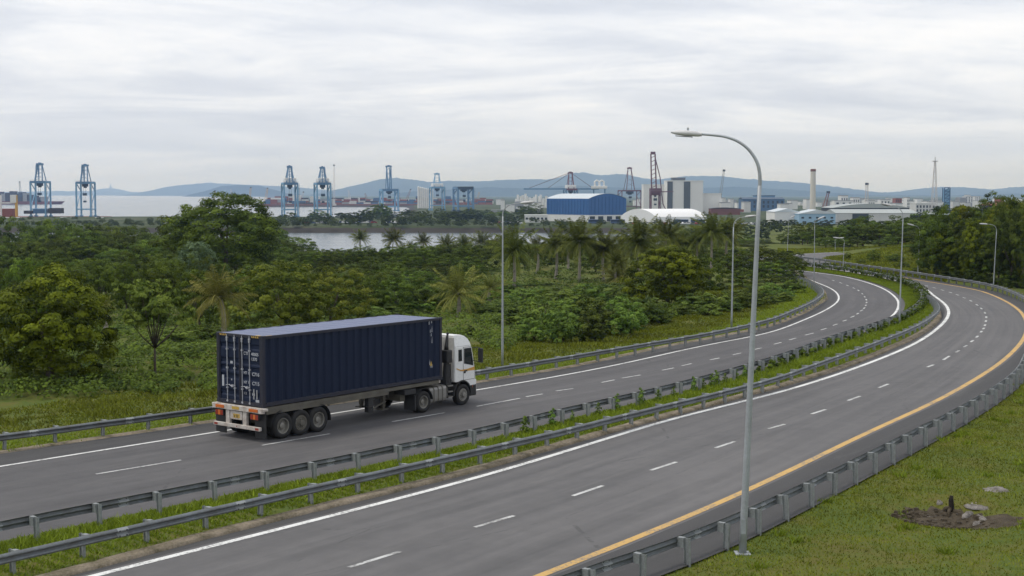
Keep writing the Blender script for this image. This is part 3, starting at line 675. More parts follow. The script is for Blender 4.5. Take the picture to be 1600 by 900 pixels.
def crown_layer(seed, n=120, per=46, leaf=.034, rs_=1.0):        # wide spreading, layered, broken outline
    rng = np.random.RandomState(seed); C = []; 
    for i in range(15):
        a = rng.rand() * 6.28; r = .40 * math.sqrt(rng.rand()); z = .45 + .45 * rng.rand() * (1 - r) ; w = .10 + .10 * rng.rand()
        for j in range(n // 12):
            d = unit(rng.randn(3)); d[2] = abs(d[2]) * .55 - .1; C.append(np.array([r * math.cos(a), r * math.sin(a), z]) + d * np.array([w, w, w * .8]) * 1.1)
    C = np.array(C); R = rs_ * (.05 + .045 * rng.rand(len(C)))
    return clumps(rng, C, R, per, leaf, .6, .6, np.array([0, 0, .45]))
def limb_ends(rng, k, z0, z1, r0, r1):
    out = []
    for i in range(k):
        a = i * 2.4 + rng.rand() * .8; r = r0 + (r1 - r0) * rng.rand(); out.append(np.array([r * math.cos(a), r * math.sin(a), z0 + (z1 - z0) * rng.rand()]))
    return out
def crown_airy(seed, ends, per=38, leaf=.042):
    rng = np.random.RandomState(seed); C = []; 
    for e in ends:
        for j in range(12): C.append(e + rng.randn(3) * np.array([.06, .06, .03]))
    C = np.array(C); R = .04 + .035 * rng.rand(len(C)); return clumps(rng, C, R, per, leaf, .8, .5, np.array([0, 0, .4]))
def crown_bush(seed, n=90, per=44, leaf=.05):
    rng = np.random.RandomState(seed); C = []
    for i in range(9):
        a = rng.rand() * 6.28; r = .34 * math.sqrt(rng.rand()); w = .16 + .12 * rng.rand()
        for j in range(n // 8):
            d = unit(rng.randn(3)); d[2] = abs(d[2]); C.append(np.array([r * math.cos(a), r * math.sin(a), .02 + .30 * rng.rand()]) + d * np.array([w, w, w * 2.2]))
    C = np.array(C); R = .06 + .06 * rng.rand(len(C)); return clumps(rng, C, R, per, leaf, .5, .8, np.array([0, 0, .1]))
def trunk_mesh(name, ends, z0=.0, zf=.35, r=.022, mat='bark', seed=0, k=6):
    rng = np.random.RandomState(seed); m = MB(); b = rng.randn(2) * .015
    m.tube([(0, 0, -.06), (b[0], b[1], zf * .5), (0, 0, zf)], [r * 1.25, r, r * .8], 8)
    for e in ends[:k]:
        mid_ = np.array([0, 0, zf]) * .55 + np.array(e) * .45 + np.array([0, 0, -.04]); m.tube([(0, 0, zf * .92), mid_, e], [r * .6, r * .42, r * .16], 6)
    return m.mesh(name, M[mat], True)
def leafmesh(name, data, mat): return big_mesh(name, data[0], data[1], M[mat], col=data[2])
KINDS = {}
def defkind(key, mat, data, ends, zf, r, seed, k=6): KINDS[key] = (leafmesh('crown', data, mat), trunk_mesh('trunk', ends, 0, zf, r, 'bark', seed, k))
rng0 = np.random.RandomState(5)
E1 = limb_ends(rng0, 8, .45, .8, .1, .32)
for i, mt in enumerate(['leaf_dark', 'leaf_mid', 'leaf_dark', 'leaf_mid']): defkind('dome%d' % i, mt, crown_dome(20 + i, 56, 100, .040, cr0=.072), E1, .3, .025, i)
for i, mt in enumerate(['leaf_mid', 'leaf_dark', 'leaf_mid']): defkind('layer%d' % i, mt, crown_layer(40 + i, 80, 74, .040, 1.15), E1, .4, .02, i)
defkind('mango', 'leaf_round', crown_dome(77, 150, 170, .028, .54, .45, .45, -.93, .058), E1, .3, .03, 9)
defkind('mango_small', 'leaf_round', crown_dome(78, 150, 150, .030, .53, .46, .47, -.95, .062), E1, .3, .03, 9)
EA = limb_ends(rng0, 24, .60, .96, .10, .46)
defkind('airy', 'leaf_bright', crown_airy(51, EA, 44, .040), EA, .34, .016, 4, 16)
defkind('yellow0', 'leaf_yel', crown_dome(60, 90, 110, .032, .54, .45, .44, -.7, .058), E1, .35, .02, 5); defkind('yellow1', 'leaf_yel', crown_dome(61, 90, 110, .032, .54, .46, .44, -.6, .058), E1, .35, .02, 6)
defkind('pale', 'leaf_pale', crown_dome(62, 130, 44, .046, .52, .46, .46, -.8), E1, .3, .02, 7)
defkind('tall', 'leaf_mid', crown_dome(63, 190, 120, .026, .54, .47, .44, -.8, .056), E1, .4, .02, 8)
M['leaf_shrub'] = leafmat('shrub_leaves', (.028, .052, .010, 1), (.150, .205, .034, 1), .3)
for i, mt in enumerate(['leaf_shrub', 'leaf_bright', 'leaf_shrub', 'leaf_dark']): defkind('bush%d' % i, mt, crown_bush(70 + i, 90, 46, .055), E1[:4], .12, .02, i, 4)
NAMES = {'bush': 'bush'}
FIRST = set()
def tree(kind, x, y, z, w, h, rz, label, group=None, name=None, cat=None, w2=None):
    cr_, tr_ = KINDS[kind]; isb = kind.startswith('bush')
    o = empty(name or ('bush' if isb else 'broadleaf_tree'), (x, y, z), rz, label, cat or ('bush' if isb else 'tree'), group)
    a = link('trunk', tr_, o); b = link('crown', cr_, o); o.scale = (w, w2 or w, h); return o
def tree_px(kind, px, Y, ytop, wpx, label, group=None, seed=0, **k):
    p = PD(px, ytop, Y); z = hpt(p[0], Y) - .1; w = wpx * Y / F; h = max(.6, (p[2] - z))
    return tree(kind, p[0], Y, z, w / .98, h / .99, seed * 1.7, label, group, **k)
# --- palms
def palm_crown(seed, nf=30, young=.25):
    rng = np.random.RandomState(seed); V = []; T = []
    for i in range(nf):
        u = (i + .5) / nf; az = i * 2.39996 + rng.rand() * .4
        el = math.radians(87 - 116 * u ** 1.05 + rng.randn() * 6); L_ = (.82 + .22 * rng.rand()) * (1 if u > .15 else .85)
        bend = (.30 + 1.15 * u) * (.8 + .4 * rng.rand()); n = 22; p = np.zeros(3); path = []; tang = []
        for j in range(n + 1):
            t = j / n; e = el - bend * t ** 1.4
            d = np.array([math.cos(az) * math.cos(e), math.sin(az) * math.cos(e), math.sin(e)]); path.append(p.copy()); tang.append(d); p = p + d * L_ / n
        path, tang = np.array(path), np.array(tang); side = np.array([-math.sin(az), math.cos(az), 0]); tn = .25 + .5 * rng.rand() if u < .8 else .75 + .25 * rng.rand()
        for j in range(n):                                              # rachis
            w = .016 * (1 - .7 * j / n); V.append([path[j] - side * w, path[j + 1] - side * w * .9, path[j + 1] + side * w * .9, path[j] + side * w]); T.append(min(1, tn + .25))
        for j in range(2, n + 1):
            for h in (0, .5):
                t = (j - h) / n; ln = .235 * math.sin(math.pi * min(1, .12 + .84 * t)) ** .7 * (.8 + .3 * rng.rand()) * (.75 if u < .12 else 1)
                q = path[j - 1] * h + path[j] * (1 - h); d = tang[j]; upv = np.cross(d, side); upv = upv if upv[2] > 0 else -upv
                for sg in (-1, 1):
                    dr = unit(side * sg * .62 + d * .62 + upv * .10 + np.array([0, 0, -.35 - .5 * rng.rand()])); w = .008 + .004 * rng.rand()
                    e1 = q + dr * ln * .55 + np.array([0, 0, -.01]); e2 = q + dr * ln + np.array([0, 0, -.18 * ln])
                    V.append([q - d * w, e1 - d * w * .9, e2, e1 + d * w * .9]); T.append(np.clip(tn + rng.randn() * .15, 0, 1))
    V = np.array(V).reshape(-1, 3); return V, np.arange(len(V)).reshape(-1, 4), np.repeat(np.array(T), 4)
PALMS = [leafmesh('crown', palm_crown(90 + i, 34 + 2 * i), 'palm') for i in range(4)]
def palm_trunk(seed):
    rng = np.random.RandomState(seed); b = rng.randn(2) * .035; m = MB(); n = 14
    pts = [(b[0] * math.sin(math.pi * t * .9), b[1] * math.sin(math.pi * t * .9), t) for t in np.linspace(-.02, 1, n)]
    r = [.030 * (1.25 - .5 * t) + (.002 if i % 2 else 0) for i, t in enumerate(np.linspace(0, 1, n))]
    return m.tube(pts, r, 8).mesh('trunk', M['palm_bark'], True)
M['palm_pale'] = leafmat('pale_palm_fronds', (.050, .066, .014, 1), (.300, .290, .070, 1), .1, .2)
PALMS_PALE = [leafmesh('crown', palm_crown(95 + i, 26), 'palm_pale') for i in range(3)]
PTR = [palm_trunk(i) for i in range(3)]
nut = MB()
for i in range(7):
    a = i * .9; nut.lathe([(0.001, -.035), (.028, -.02), (.036, 0), (.028, .02), (.001, .035)], (.075 * math.cos(a), .075 * math.sin(a), -.05 - .02 * (i % 3)), 'z', 8)
NUTS = nut.mesh('coconuts', M['leaf_yel'], True)
def palm(px, Y, ycrown, ytop, span, label, group='coconut palms between the road and the channel', seed=0):
    p = PD(px, ycrown, Y); z = hpt(p[0], Y) - .1; H = max(.8, p[2] - z); up = PD(px, ytop, Y)[2] - p[2]
    o = empty('palm_tree', (p[0], Y, z), seed * 1.3, label, 'palm tree', group)
    t = link('trunk', PTR[seed % 3], o); t.scale = (max(5.0, H * .8), max(5.0, H * .8), H)
    c = link('crown', PALMS[seed % 4] if group else PALMS_PALE[seed % 3], o, (0, 0, H)); s = span / 2 * Y / F / .80; c.scale = (s, s, max(s * .9, up / .80))
    if seed % 2 == 0: n = link('coconuts', NUTS, c)
    return o

# distinctive trees beside the truck
tree_px('mango', 74, 71, 436, 196, 'big round dark green tree at the left edge, crown reaching almost to the ground', seed=1)
tree_px('airy', 240, 73.5, 441, 112, 'slender bright green tree with thin bare trunk and sparse umbrella crown', seed=2)
tree_px('yellow0', 440, 92, 414, 150, 'yellow-green bushy tree rising behind the middle of the container', seed=3)
tree_px('yellow1', 516, 96, 424, 120, 'yellow-green tree behind the container roof, right of its taller neighbour', seed=5)
tree_px('tall', 352, 190, 309, 170, 'tallest broad tree in the wood, its crown standing above the channel', seed=4)
tree_px('layer1', 272, 205, 325, 96, 'dark spreading tree on the left shoulder of the tallest tree', seed=6)
tree_px('pale', 306, 158, 384, 66, 'pale green leafy tree below the tallest broad tree', seed=2)
tree_px('mango_small', 1044, 121, 386, 112, 'round dome-shaped dark green tree near the far verge, right of the palms', seed=3)
tree_px('dome3', 1098, 132, 404, 62, 'rounded green tree touching the right flank of the dome-shaped tree', seed=4)
tree_px('dome1', 1075, 140, 412, 60, 'green tree half hidden behind the dome-shaped tree', seed=7)
palm(341, 82, 463, 418, 112, 'coconut palm with yellowing fronds behind the rear end of the container', None, 0)
palm(160, 96, 478, 461, 44, 'small pale palm between the big round tree and the slender tree', None, 1)
palm(716, 112, 457, 412, 92, 'lone coconut palm with yellowish fronds directly behind the truck cab roof', None, 2)
palm(767, 125, 450, 428, 60, 'dark palm between the lone coconut palm and the lamp behind the cab', None, 3)
palm(665 + 300, 150, 433, 418, 62, 'short palm low between the tall palms and the dome-shaped tree', None, 1)
tallp = [(803, 139, 392, 350, 80), (868, 161, 381, 355, 62), (905, 155, 376, 339, 88), (944, 156, 390, 357, 62), (998, 160, 379, 340, 92), (1041, 172, 368, 341, 66), (1112, 176, 362, 333, 72), (1138, 182, 366, 337, 64), (1012, 178, 388, 366, 48), (838, 172, 388, 366, 46), (972, 178, 392, 368, 44), (1066, 182, 380, 356, 50), (1090, 180, 376, 352, 52), (964, 150, 410, 388, 46), (888, 180, 386, 366, 42), (925, 184, 386, 366, 42)]
for i, q in enumerate(tallp):
    lab = {2: 'tall palm with long pale trunk in full view, in front of the blue warehouse', 4: 'large palm with drooping golden fronds in front of the white tent shed', 0: 'tall palm with full crown just right of the lamp behind the cab'}.get(i, 'coconut palm in the tall row before the warehouse and the white shed')
    palm(*q, lab, 'tall coconut palms before the warehouse', i + (0 if i % 2 else 2))
for i, q in enumerate([(705, 260, 398, 376, 44), (768, 262, 394, 370, 48), (630, 290, 396, 380, 36), (655, 270, 402, 384, 40), (727, 245, 404, 382, 44), (785, 240, 402, 374, 52), (563, 330, 372, 364, 32), (615, 320, 374, 362, 40), (642, 330, 386, 378, 24), (661, 325, 377, 366, 32), (698, 315, 382, 367, 38), (725, 318, 380, 366, 34), (752, 305, 378, 360, 44), (775, 290, 390, 370, 40), (680, 290, 400, 384, 36), (740, 280, 402, 386, 36), (790, 300, 376, 360, 36)]):
    palm(*q, 'small distant palm standing against the water of the channel', 'distant palms at the channel shore', i)

# the dense wood between the verge and the channel
rw = random.Random(4); nprg = np.random.RandomState(8)
woodkinds = ['dome0', 'dome1', 'dome2', 'dome3', 'layer0', 'layer1', 'layer2', 'dome1', 'layer0']
WL = 'broadleaf tree in the dense green wood between the road and the channel'
bands = [(104, 46, 66), (118, 44, 62), (136, 50, 70), (156, 52, 72), (180, 54, 74), (206, 54, 76), (237, 44, 58), (250, 44, 58), (264, 46, 60), (282, 46, 60), (305, 50, 68), (350, 48, 64), (402, 46, 60)]
for bi, (Y, w0, w1) in enumerate(bands):
    x = -90 + rw.random() * 40
    while x < 1232:
        wp = rw.uniform(w0 * 1.12, w1 * 1.2); px = x + wp * .4; x += wp * .78
        YY = Y + rw.uniform(-9, 9); X = (px - 800) / F * YY
        s = float(sdist(C_rail, np.array([[X, YY]]))[0])
        if s < 13 + YY * .03: continue
        if 690 < px < 1070 and YY < 140: continue
        if 770 < px < 1068 and 142 < YY < 172: continue
        if YY < 112 and px > 330: continue
        if 120 < px < 215 and YY < 112: continue
        lim = 418 - 60 * ss(110, 330, YY)                                # height of the canopy line in the picture
        if 250 <= px < 470: lim += 8
        if 470 <= px < 800: lim = 432 - 36 * ss(118, 330, YY)
        if px > 1060: lim = 436 - 62 * ss(130, 260, YY)
        if 800 <= px <= 1060: lim = 440 - 62 * ss(150, 330, YY)
        if 700 < px < 1068 and YY >= 168: lim = 404 - 20 * ss(175, 290, YY) + 8 * rw.random()
        lim += rw.uniform(-16, 15) if px < 480 else rw.uniform(-5, 14)
        zt = PD(px, lim, YY)[2]; zb = hpt(X, YY); h = zt - zb
        h = min(max(h, 2.6), 13)
        w = wp * YY / F
        tree(rw.choice(['dome0', 'dome2']) if (700 < px < 1068 and YY >= 165) else rw.choice(woodkinds) if h > 4.2 else rw.choice(['dome0', 'dome1', 'dome3', 'dome2']), X, YY, zb - .1, min(w, h * 1.5) if h < 5 else w, h, rw.random() * 6.28, WL, 'trees of the dense wood')  # behind the palms only dark-leaved kinds, the shade there put into leaf colour
# shrubs and vines in front of the palms, and along the foot of the wood
SL = 'leafy shrub in the overgrown thicket between the far verge and the palms'
for i, (px, Y, yt, wp) in enumerate([(812, 104, 470, 70), (850, 100, 462, 80), (890, 97, 455, 90), (930, 96, 450, 86), (968, 100, 452, 80), (1005, 104, 455, 76), (1030, 104, 474, 50), (870, 118, 445, 84), (920, 122, 436, 84), (975, 124, 436, 76), (830, 128, 446, 70), (905, 140, 442, 70), (955, 142, 440, 70), (835, 92, 486, 60), (880, 90, 478, 66), (930, 90, 476, 64), (985, 95, 470, 60), (790, 118, 462, 60), (850, 150, 444, 60), (800, 150, 446, 60),
        (548, 112, 452, 92), (590, 118, 446, 96), (632, 122, 442, 90), (672, 126, 440, 90), (560, 132, 436, 90), (604, 136, 430, 92), (650, 140, 428, 90), (692, 144, 428, 86), (735, 150, 430, 80), (572, 108, 474, 70), (612, 112, 470, 74), (655, 116, 462, 76), (752, 132, 440, 76), (788, 138, 436, 70), (535, 124, 440, 80), (780, 112, 470, 66), (745, 116, 462, 60), (810, 122, 446, 80), (848, 128, 446, 80), (892, 130, 446, 84), (935, 130, 446, 80), (978, 132, 444, 60),
        (655, 175, 418, 60), (700, 178, 420, 62), (742, 172, 422, 60), (775, 180, 418, 56), (610, 172, 420, 60), (570, 165, 424, 60), (530, 160, 426, 60), (680, 200, 408, 56), (730, 205, 408, 56), (640, 205, 408, 50), (590, 200, 410, 56), (545, 195, 410, 56), (700, 158, 432, 60), (755, 155, 436, 60), (640, 150, 430, 70), (600, 140, 446, 70), (690, 148, 436, 60), (735, 140, 448, 60), (570, 118, 466, 60), (620, 120, 470, 56), (760, 105, 492, 50), (740, 96, 505, 44), (715, 128, 470, 50), (665, 128, 462, 54), (540, 110, 470, 50)]):
    tree_px('bush%d' % (i % 3), px, Y, yt, wp, SL, 'shrubs of the thicket', i)
for i, (px, Y, yt, wp) in enumerate([(196, 79, 556, 66), (262, 80, 560, 70), (300, 84, 530, 76), (165, 85, 545, 50), (215, 88, 532, 70), (290, 92, 505, 80), (180, 100, 505, 60), (330, 96, 505, 70), (135, 100, 505, 60), (390, 100, 480, 80), (350, 108, 470, 80), (235, 110, 490, 70), (470, 104, 475, 70), (20, 74, 580, 60), (128, 75, 578, 50)]):
    tree_px('bush%d' % ((i * 2) % 3), px, Y, yt, wp, 'low shrub at the foot of the wood left of the container', 'shrubs left of the container', i)
# right of the bend: trees at the inner end, by the far roads and on the dark slope
for i, (px, Y, yt, wp) in enumerate([(1150, 150, 398, 70), (1190, 158, 390, 70), (1225, 168, 386, 62), (1205, 150, 410, 62), (1160, 142, 425, 50), (1238, 160, 402, 42), (1212, 142, 428, 50), (1180, 140, 440, 50), (1240, 148, 424, 34), (1120, 140, 440, 46), (1130, 128, 470, 40), (1170, 130, 458, 44), (1215, 134, 446, 40), (1240, 140, 440, 24), (1090, 122, 474, 44), (1085, 112, 452, 70), (1120, 113, 450, 66), (1150, 116, 446, 66), (1182, 120, 442, 62), (1212, 126, 438, 56), (1240, 133, 432, 40), (1068, 108, 472, 56), (1105, 108, 470, 50), (1140, 112, 464, 50), (1175, 116, 458, 50), (1215, 123, 452, 44)]):
    tree_px(['dome0', 'dome2', 'layer1', 'dome3'][i % 4] if yt < 430 else 'bush%d' % (i % 3), px, Y, yt, wp, 'dark green tree in the clump inside the left bend of the far carriageway' if yt < 430 else 'low bush beneath the clump inside the left bend of the far carriageway', 'trees inside the left bend' if yt < 430 else 'bushes inside the left bend', i)
for i, (px, Y, yt, wp) in enumerate([(1232, 270, 364, 38), (1254, 262, 362, 44), (1280, 255, 358, 48), (1304, 252, 356, 48), (1328, 250, 354, 50), (1350, 246, 350, 54), (1375, 240, 346, 60), (1352, 285, 340, 54), (1392, 250, 348, 52), (1415, 232, 346, 60), (1440, 250, 340, 64), (1468, 232, 334, 66), (1405, 280, 340, 56), (1300, 280, 350, 50), (1262, 290, 350, 44), (1432, 212, 362, 58), (1404, 222, 366, 48), (1462, 202, 358, 62), (1335, 275, 352, 50), (1290, 246, 372, 36), (1318, 240, 374, 36), (1340, 236, 372, 38), (1385, 228, 374, 40), (1425, 204, 380, 44), (1448, 194, 384, 46), (1475, 188, 376, 50), (1380, 265, 346, 54), (1455, 270, 336, 60), (1420, 262, 344, 54)]):
    tree_px(['dome0', 'layer1', 'dome2', 'layer2', 'dome1'][i % 5], px, Y, yt, wp, 'dark tree in the belt between the road curling away and the industrial buildings', 'trees behind the far roads', i)
for i, (px, Y, yt, wp) in enumerate([(1365, 192, 394, 22), (1346, 188, 406, 14), (1398, 190, 398, 26), (1324, 200, 396, 12), (1410, 178, 410, 22), (1440, 165, 416, 26)]):
    tree_px('dome%d' % (i % 3), px, Y, yt, wp, 'small dark bush on the grass between the bend and the road curling away', 'small bushes on the grass island', i, name='bush', cat='bush')
for i, (px, Y, yt, wp) in enumerate([(1075, 270, 374, 50), (1105, 285, 372, 48), (1130, 275, 374, 50), (1158, 290, 373, 46), (1185, 280, 376, 44), (1205, 300, 378, 36), (1090, 320, 368, 44), (1125, 330, 368, 44), (1160, 335, 369, 42), (1192, 330, 372, 38), (1060, 300, 370, 46), (1145, 255, 384, 46), (1175, 250, 388, 44), (1110, 250, 386, 46), (1080, 196, 386, 50), (1106, 200, 384, 50), (1132, 204, 384, 50), (1160, 200, 386, 46), (1188, 206, 386, 44), (1120, 182, 398, 50), (1150, 184, 400, 46)]):
    tree_px(['dome0', 'layer1', 'dome2', 'dome1'][i % 4], px, Y, yt, wp, 'dark green tree of the belt between the palms and the road past the left bend', 'trees beyond the left bend', i)
k = 0
for (Y_row, xs, yt) in [(112, (1545, 1640), 384), (122, (1490, 1660), 372), (132, (1478, 1660), 356), (144, (1462, 1660), 346), (158, (1462, 1660), 338), (172, (1480, 1660), 328), (188, (1500, 1660), 324)]:
    px = xs[0] + rw.uniform(0, 12)
    while px < xs[1]:
        Y = Y_row; wp = rw.uniform(52, 76); rise = (px - 1470) * .10
        while -float(sdist(D_rail, np.array([[(px - 800) / F * Y, Y]]))[0]) < 4.5: Y += 1.5
        tree_px(rw.choice(['dome0', 'dome2', 'layer1', 'mango_small', 'dome0']), px, Y + rw.uniform(-5, 5), yt - min(rise, 14) + rw.uniform(-5, 9), wp, 'dark tree of the steep wood on the right-hand slope', 'trees of the dark wooded slope', rw.randint(0, 50)); px += wp * .62; k += 1
for i, (px, Y, yt, wp) in enumerate([(1478, 152, 418, 40), (1512, 143, 420, 46), (1550, 133, 424, 50), (1590, 130, 424, 54), (1630, 127, 428, 50), (1530, 138, 408, 50), (1575, 134, 408, 50), (1500, 148, 402, 44)]):
    while -float(sdist(D_rail, np.array([[(px - 800) / F * Y, Y]]))[0]) < 3.5: Y += 1.5
    tree_px('bush3', px, Y, yt + 8, wp * .8, 'dark undergrowth bush at the foot of the right-hand wooded slope', 'bushes at the foot of the slope', i)

# undergrowth: nobody could count it
def scatter(n, pxr, Yr, cond, seed):
    r = np.random.RandomState(seed); px = r.uniform(*pxr, n); Y = Yr[0] * (Yr[1] / Yr[0]) ** r.rand(n); X = (px - 800) / F * Y
    sC = sdist(C_rail, np.stack([X, Y], 1)); k = cond(px, Y, sC); return X[k], Y[k], sC[k]
X, Y_, sC = scatter(15000, (-120, 1240), (66, 440), lambda px, Y, s: (s > 9 + 2.5 * np.sin(px * .07) + .02 * Y), 21)
h = hfun(X, Y_, sC, np.full(len(X), -5.0)); r = np.random.RandomState(2); patch = vnoise(X, Y_, 6.0); R = (.22 + .75 * np.clip(.35 + patch * .7, .05, 1) * r.rand(len(X))) * (1 + Y_ / 260)
vv, ff, tt = clumps(r, np.stack([X, Y_, h + R * .45], 1), R, 24, .21, .9, .8, np.array([0, 150, -60.]))
tt = np.clip(tt * .75 + .16 - .30 * np.repeat(ss(120, 200, Y_), 24 * 4) + .35 * np.repeat(vnoise(X + 31, Y_, 5.0), 24 * 4), 0, 1)  # tint drops with distance: shade under the trees painted into the leaves
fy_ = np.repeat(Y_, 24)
for nm_, sel, mt_, lab_ in (('undergrowth', fy_ < 140, 'leaf_mid', 'tangled low undergrowth between the far verge and the wood'), ('undergrowth', fy_ >= 140, 'leaf_dark', 'undergrowth covering the ground under the wood and palms, their shade painted into its colour')):
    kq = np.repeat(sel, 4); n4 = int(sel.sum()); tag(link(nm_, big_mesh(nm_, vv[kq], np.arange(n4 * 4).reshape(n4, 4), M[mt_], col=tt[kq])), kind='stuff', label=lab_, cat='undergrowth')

# grass
def blades(name, X, Y_, Z, hgt, mat, seed, wid=.03, tint=None, label=None, lean=.5):
    r = np.random.RandomState(seed); n = len(X); a = r.rand(n) * 6.28; hh = hgt * (.5 + .9 * r.rand(n)); w = wid * (.6 + .8 * r.rand(n))
    d = np.stack([np.cos(a), np.sin(a), 0 * a], 1); le = r.randn(n, 2) * lean; p = np.stack([X, Y_, Z - .02], 1)
    tip = p + np.stack([le[:, 0] * hh, le[:, 1] * hh, hh], 1)
    v = np.stack([p - d * w[:, None], p + d * w[:, None], tip], 1).reshape(-1, 3)
    t = np.clip((r.rand(n) * .5 + .25 if tint is None else tint + r.randn(n) * .14), 0, 1)
    return tag(link(name, big_mesh(name, v, np.arange(n * 3).reshape(n, 3), M[mat], col=np.repeat(t, 3))), label, 'grass', kind='stuff')
r = np.random.RandomState(31)
n = 330000; tq = r.rand(n) ** .8; cD = resample(D_rail, .5); i0 = int(18 / .5); i1 = min(len(cD) - 2, int(96 / .5)); idx = (i0 + tq * (i1 - i0)).astype(int); tD = tangents(cD)
off_ = .05 + 17 * r.rand(n) ** 1.15
X = cD[idx, 0] + tD[idx, 1] * off_ + r.randn(n) * .3; Y_ = cD[idx, 1] - tD[idx, 0] * off_ + r.randn(n) * .3
sD = -sdist(D_rail, np.stack([X, Y_], 1)); hole = ((X - HOLE[0]) / 1.5) ** 2 + ((Y_ - HOLE[1]) / 1.25) ** 2
bare = vnoise(X, Y_, 2.6) * .6 + vnoise(X + 9, Y_, .9) * .4
k = (sD > .12) & (hole > .72 + .5 * vnoise(X, Y_, .5)) & (Y_ > 22) & (bare < .26 + .34 * r.rand(n)) & (abs((X - 800 * 0) / Y_) < .55)
X, Y_, sD, bare = X[k], Y_[k], sD[k], bare[k]
hD = hfun(X, Y_, np.full(len(X), -20.0), sD)
blades('grass', X, Y_, hD, .07, 'grass', 1, .022, .56 - .75 * bare, 'short patchy mown grass on the slope at lower right')
tc_ = r.randint(0, len(X), 170); ti = np.repeat(tc_, 46); tX, tY = X[ti] + r.randn(len(ti)) * .13, Y_[ti] + r.randn(len(ti)) * .13
blades('grass', tX, tY, hD[ti], .17, 'grass_lush', 9, .03, .35 + .4 * np.repeat(r.rand(170), 46), 'taller tufts of grass and weeds scattered over the lower right slope')
cM = resample(A_edge, .5); n = 150000
ii = (r.rand(n) ** 1.25 * (len(cM) - 2)).astype(int); cK = resample(offset(K_in, .5), n=len(cM)); f = np.clip(.06 + .92 * r.rand(n), 0, 1)
X = cM[ii, 0] * (1 - f) + cK[ii, 0] * f + r.randn(n) * .12; Y_ = cM[ii, 1] * (1 - f) + cK[ii, 1] * f + r.randn(n) * .12
k = (sdist(A_edge, np.stack([X, Y_], 1)) < -.12) & (sdist(K_in, np.stack([X, Y_], 1)) > .35); X, Y_ = X[k], Y_[k]; sA = -sdist(A_rail, np.stack([X, Y_], 1))
bare = vnoise(X, Y_, 1.6)
k = bare < .55 + .3 * r.rand(len(X)); X, Y_, sA, bare = X[k], Y_[k], sA[k], bare[k]
blades('grass', X, Y_, np.full(len(X), .05), .09 + .15 * np.exp(-((sA - .9) / .8) ** 2), 'grass_lush', 2, .03, .55 - .35 * bare + .2 * np.exp(-((sA - .9) / .7) ** 2), 'lush bright grass growing along the median between the guardrails')
cC = resample(C_rail, .5); n = 210000; ii = (r.rand(n) ** .9 * (len(cC) - 90)).astype(int); tC = tangents(cC); off_ = -.5 + 13 * r.rand(n) ** 1.3
X = cC[ii, 0] - tC[ii, 1] * off_ + r.randn(n) * .2; Y_ = cC[ii, 1] + tC[ii, 0] * off_ + r.randn(n) * .2
sC = sdist(C_rail, np.stack([X, Y_], 1)); k = (sdist(L_asp, np.stack([X, Y_], 1)) > .3); X, Y_, sC = X[k], Y_[k], sC[k]
hC = hfun(X, Y_, sC, np.full(len(X), -5.0)); bare = vnoise(X, Y_, 3.4) * .6 + vnoise(X, Y_, 1.3) * .4
k = (bare < .22 + .4 * r.rand(len(X)) + .9 * (sC < 3.2)); X, Y_, sC, hC, bare = X[k], Y_[k], sC[k], hC[k], bare[k]
lush = 1 - ss(2.8, 5.0, sC)
k = r.rand(len(X)) < lush
blades('grass', X[k], Y_[k], np.where(sC[k] < .3, np.minimum(hC[k], -.05) + .06, hC[k]), .10, 'grass_lush', 3, .035, .78 - .25 * bare[k], 'bright mown grass strip behind the far guardrail')
k = ~k
blades('grass', X[k], Y_[k], hC[k], .11 + .24 * np.clip(vnoise(X[k], Y_[k], 2.2), 0, 1), 'grass', 4, .04, .42 - .4 * bare[k], 'rough brownish grass on the verge before the wood')
# grass around the island and the far verge
n = 60000; px = r.uniform(1215, 1480, n); Yq = r.uniform(120, 240, n); X = (px - 800) / F * Yq
sD = -sdist(D_rail, np.stack([X, Yq], 1)); sR = sdist(ramp_c, np.stack([X, Yq], 1)); k = (sD > .5) & (abs(sR) > 3.6) ; X, Yq, sD = X[k], Yq[k], sD[k]
blades('grass', X, Yq, hfun(X, Yq, np.full(len(X), -20.), sD), .22, 'grass', 5, .10, .55 - .3 * vnoise(X, Yq, 7), 'grass of the island between the bend and the road curling away')

# weeds at the posts of the median guardrail, then the creeper hedge that swallows it
tuft = big_mesh('leaves', *(lambda d: (d[0], d[1]))(clumps(np.random.RandomState(5), np.array([[0, 0, .35], [.12, .05, .55], [-.1, .0, .6], [.02, .08, .8], [0, -.05, .95], [.2, 0, .3], [-.2, .05, .3]]), np.array([.22, .2, .18, .15, .1, .18, .18]), 34, .13, .9)[:2]), M['leaf_bright'], col=np.random.RandomState(1).rand(7 * 34 * 4))
cA = resample(A_rail, .5); sA_ = arclen(cA)
def at_px(curve, px):      # arclength where the curve crosses picture column px (near branch)
    u = 800 + F * curve[:, 0] / (curve[:, 1] * cP + (CZ) * sP); return int(np.argmin(np.abs(u - px) + 1e3 * (np.arange(len(u)) > np.argmax(u))))
nA = np.stack([-tangents(cA)[:, 1], tangents(cA)[:, 0]], 1)
for i, px in enumerate([806, 848, 884, 920, 955, 987, 1014, 1042, 1070, 1086, 1100, 1112, 1125, 1140, 1152, 1165]):
    j = at_px(cA, px); s_ = .48 + .38 * rw.random(); p = cA[j] - nA[j] * .35
    o = link('weed_tuft', tuft); o.location = (p[0], p[1], .05); o.scale = (s_ * .9, s_ * .9, s_); o.rotation_euler = (0, 0, i * 2.1)
    tag(o, 'tuft of weeds sprouting at a post of the median guardrail before the hedge', 'weed', 'weed tufts on the median guardrail')
j0, j1 = at_px(cA, 1172), len(cA) - 6
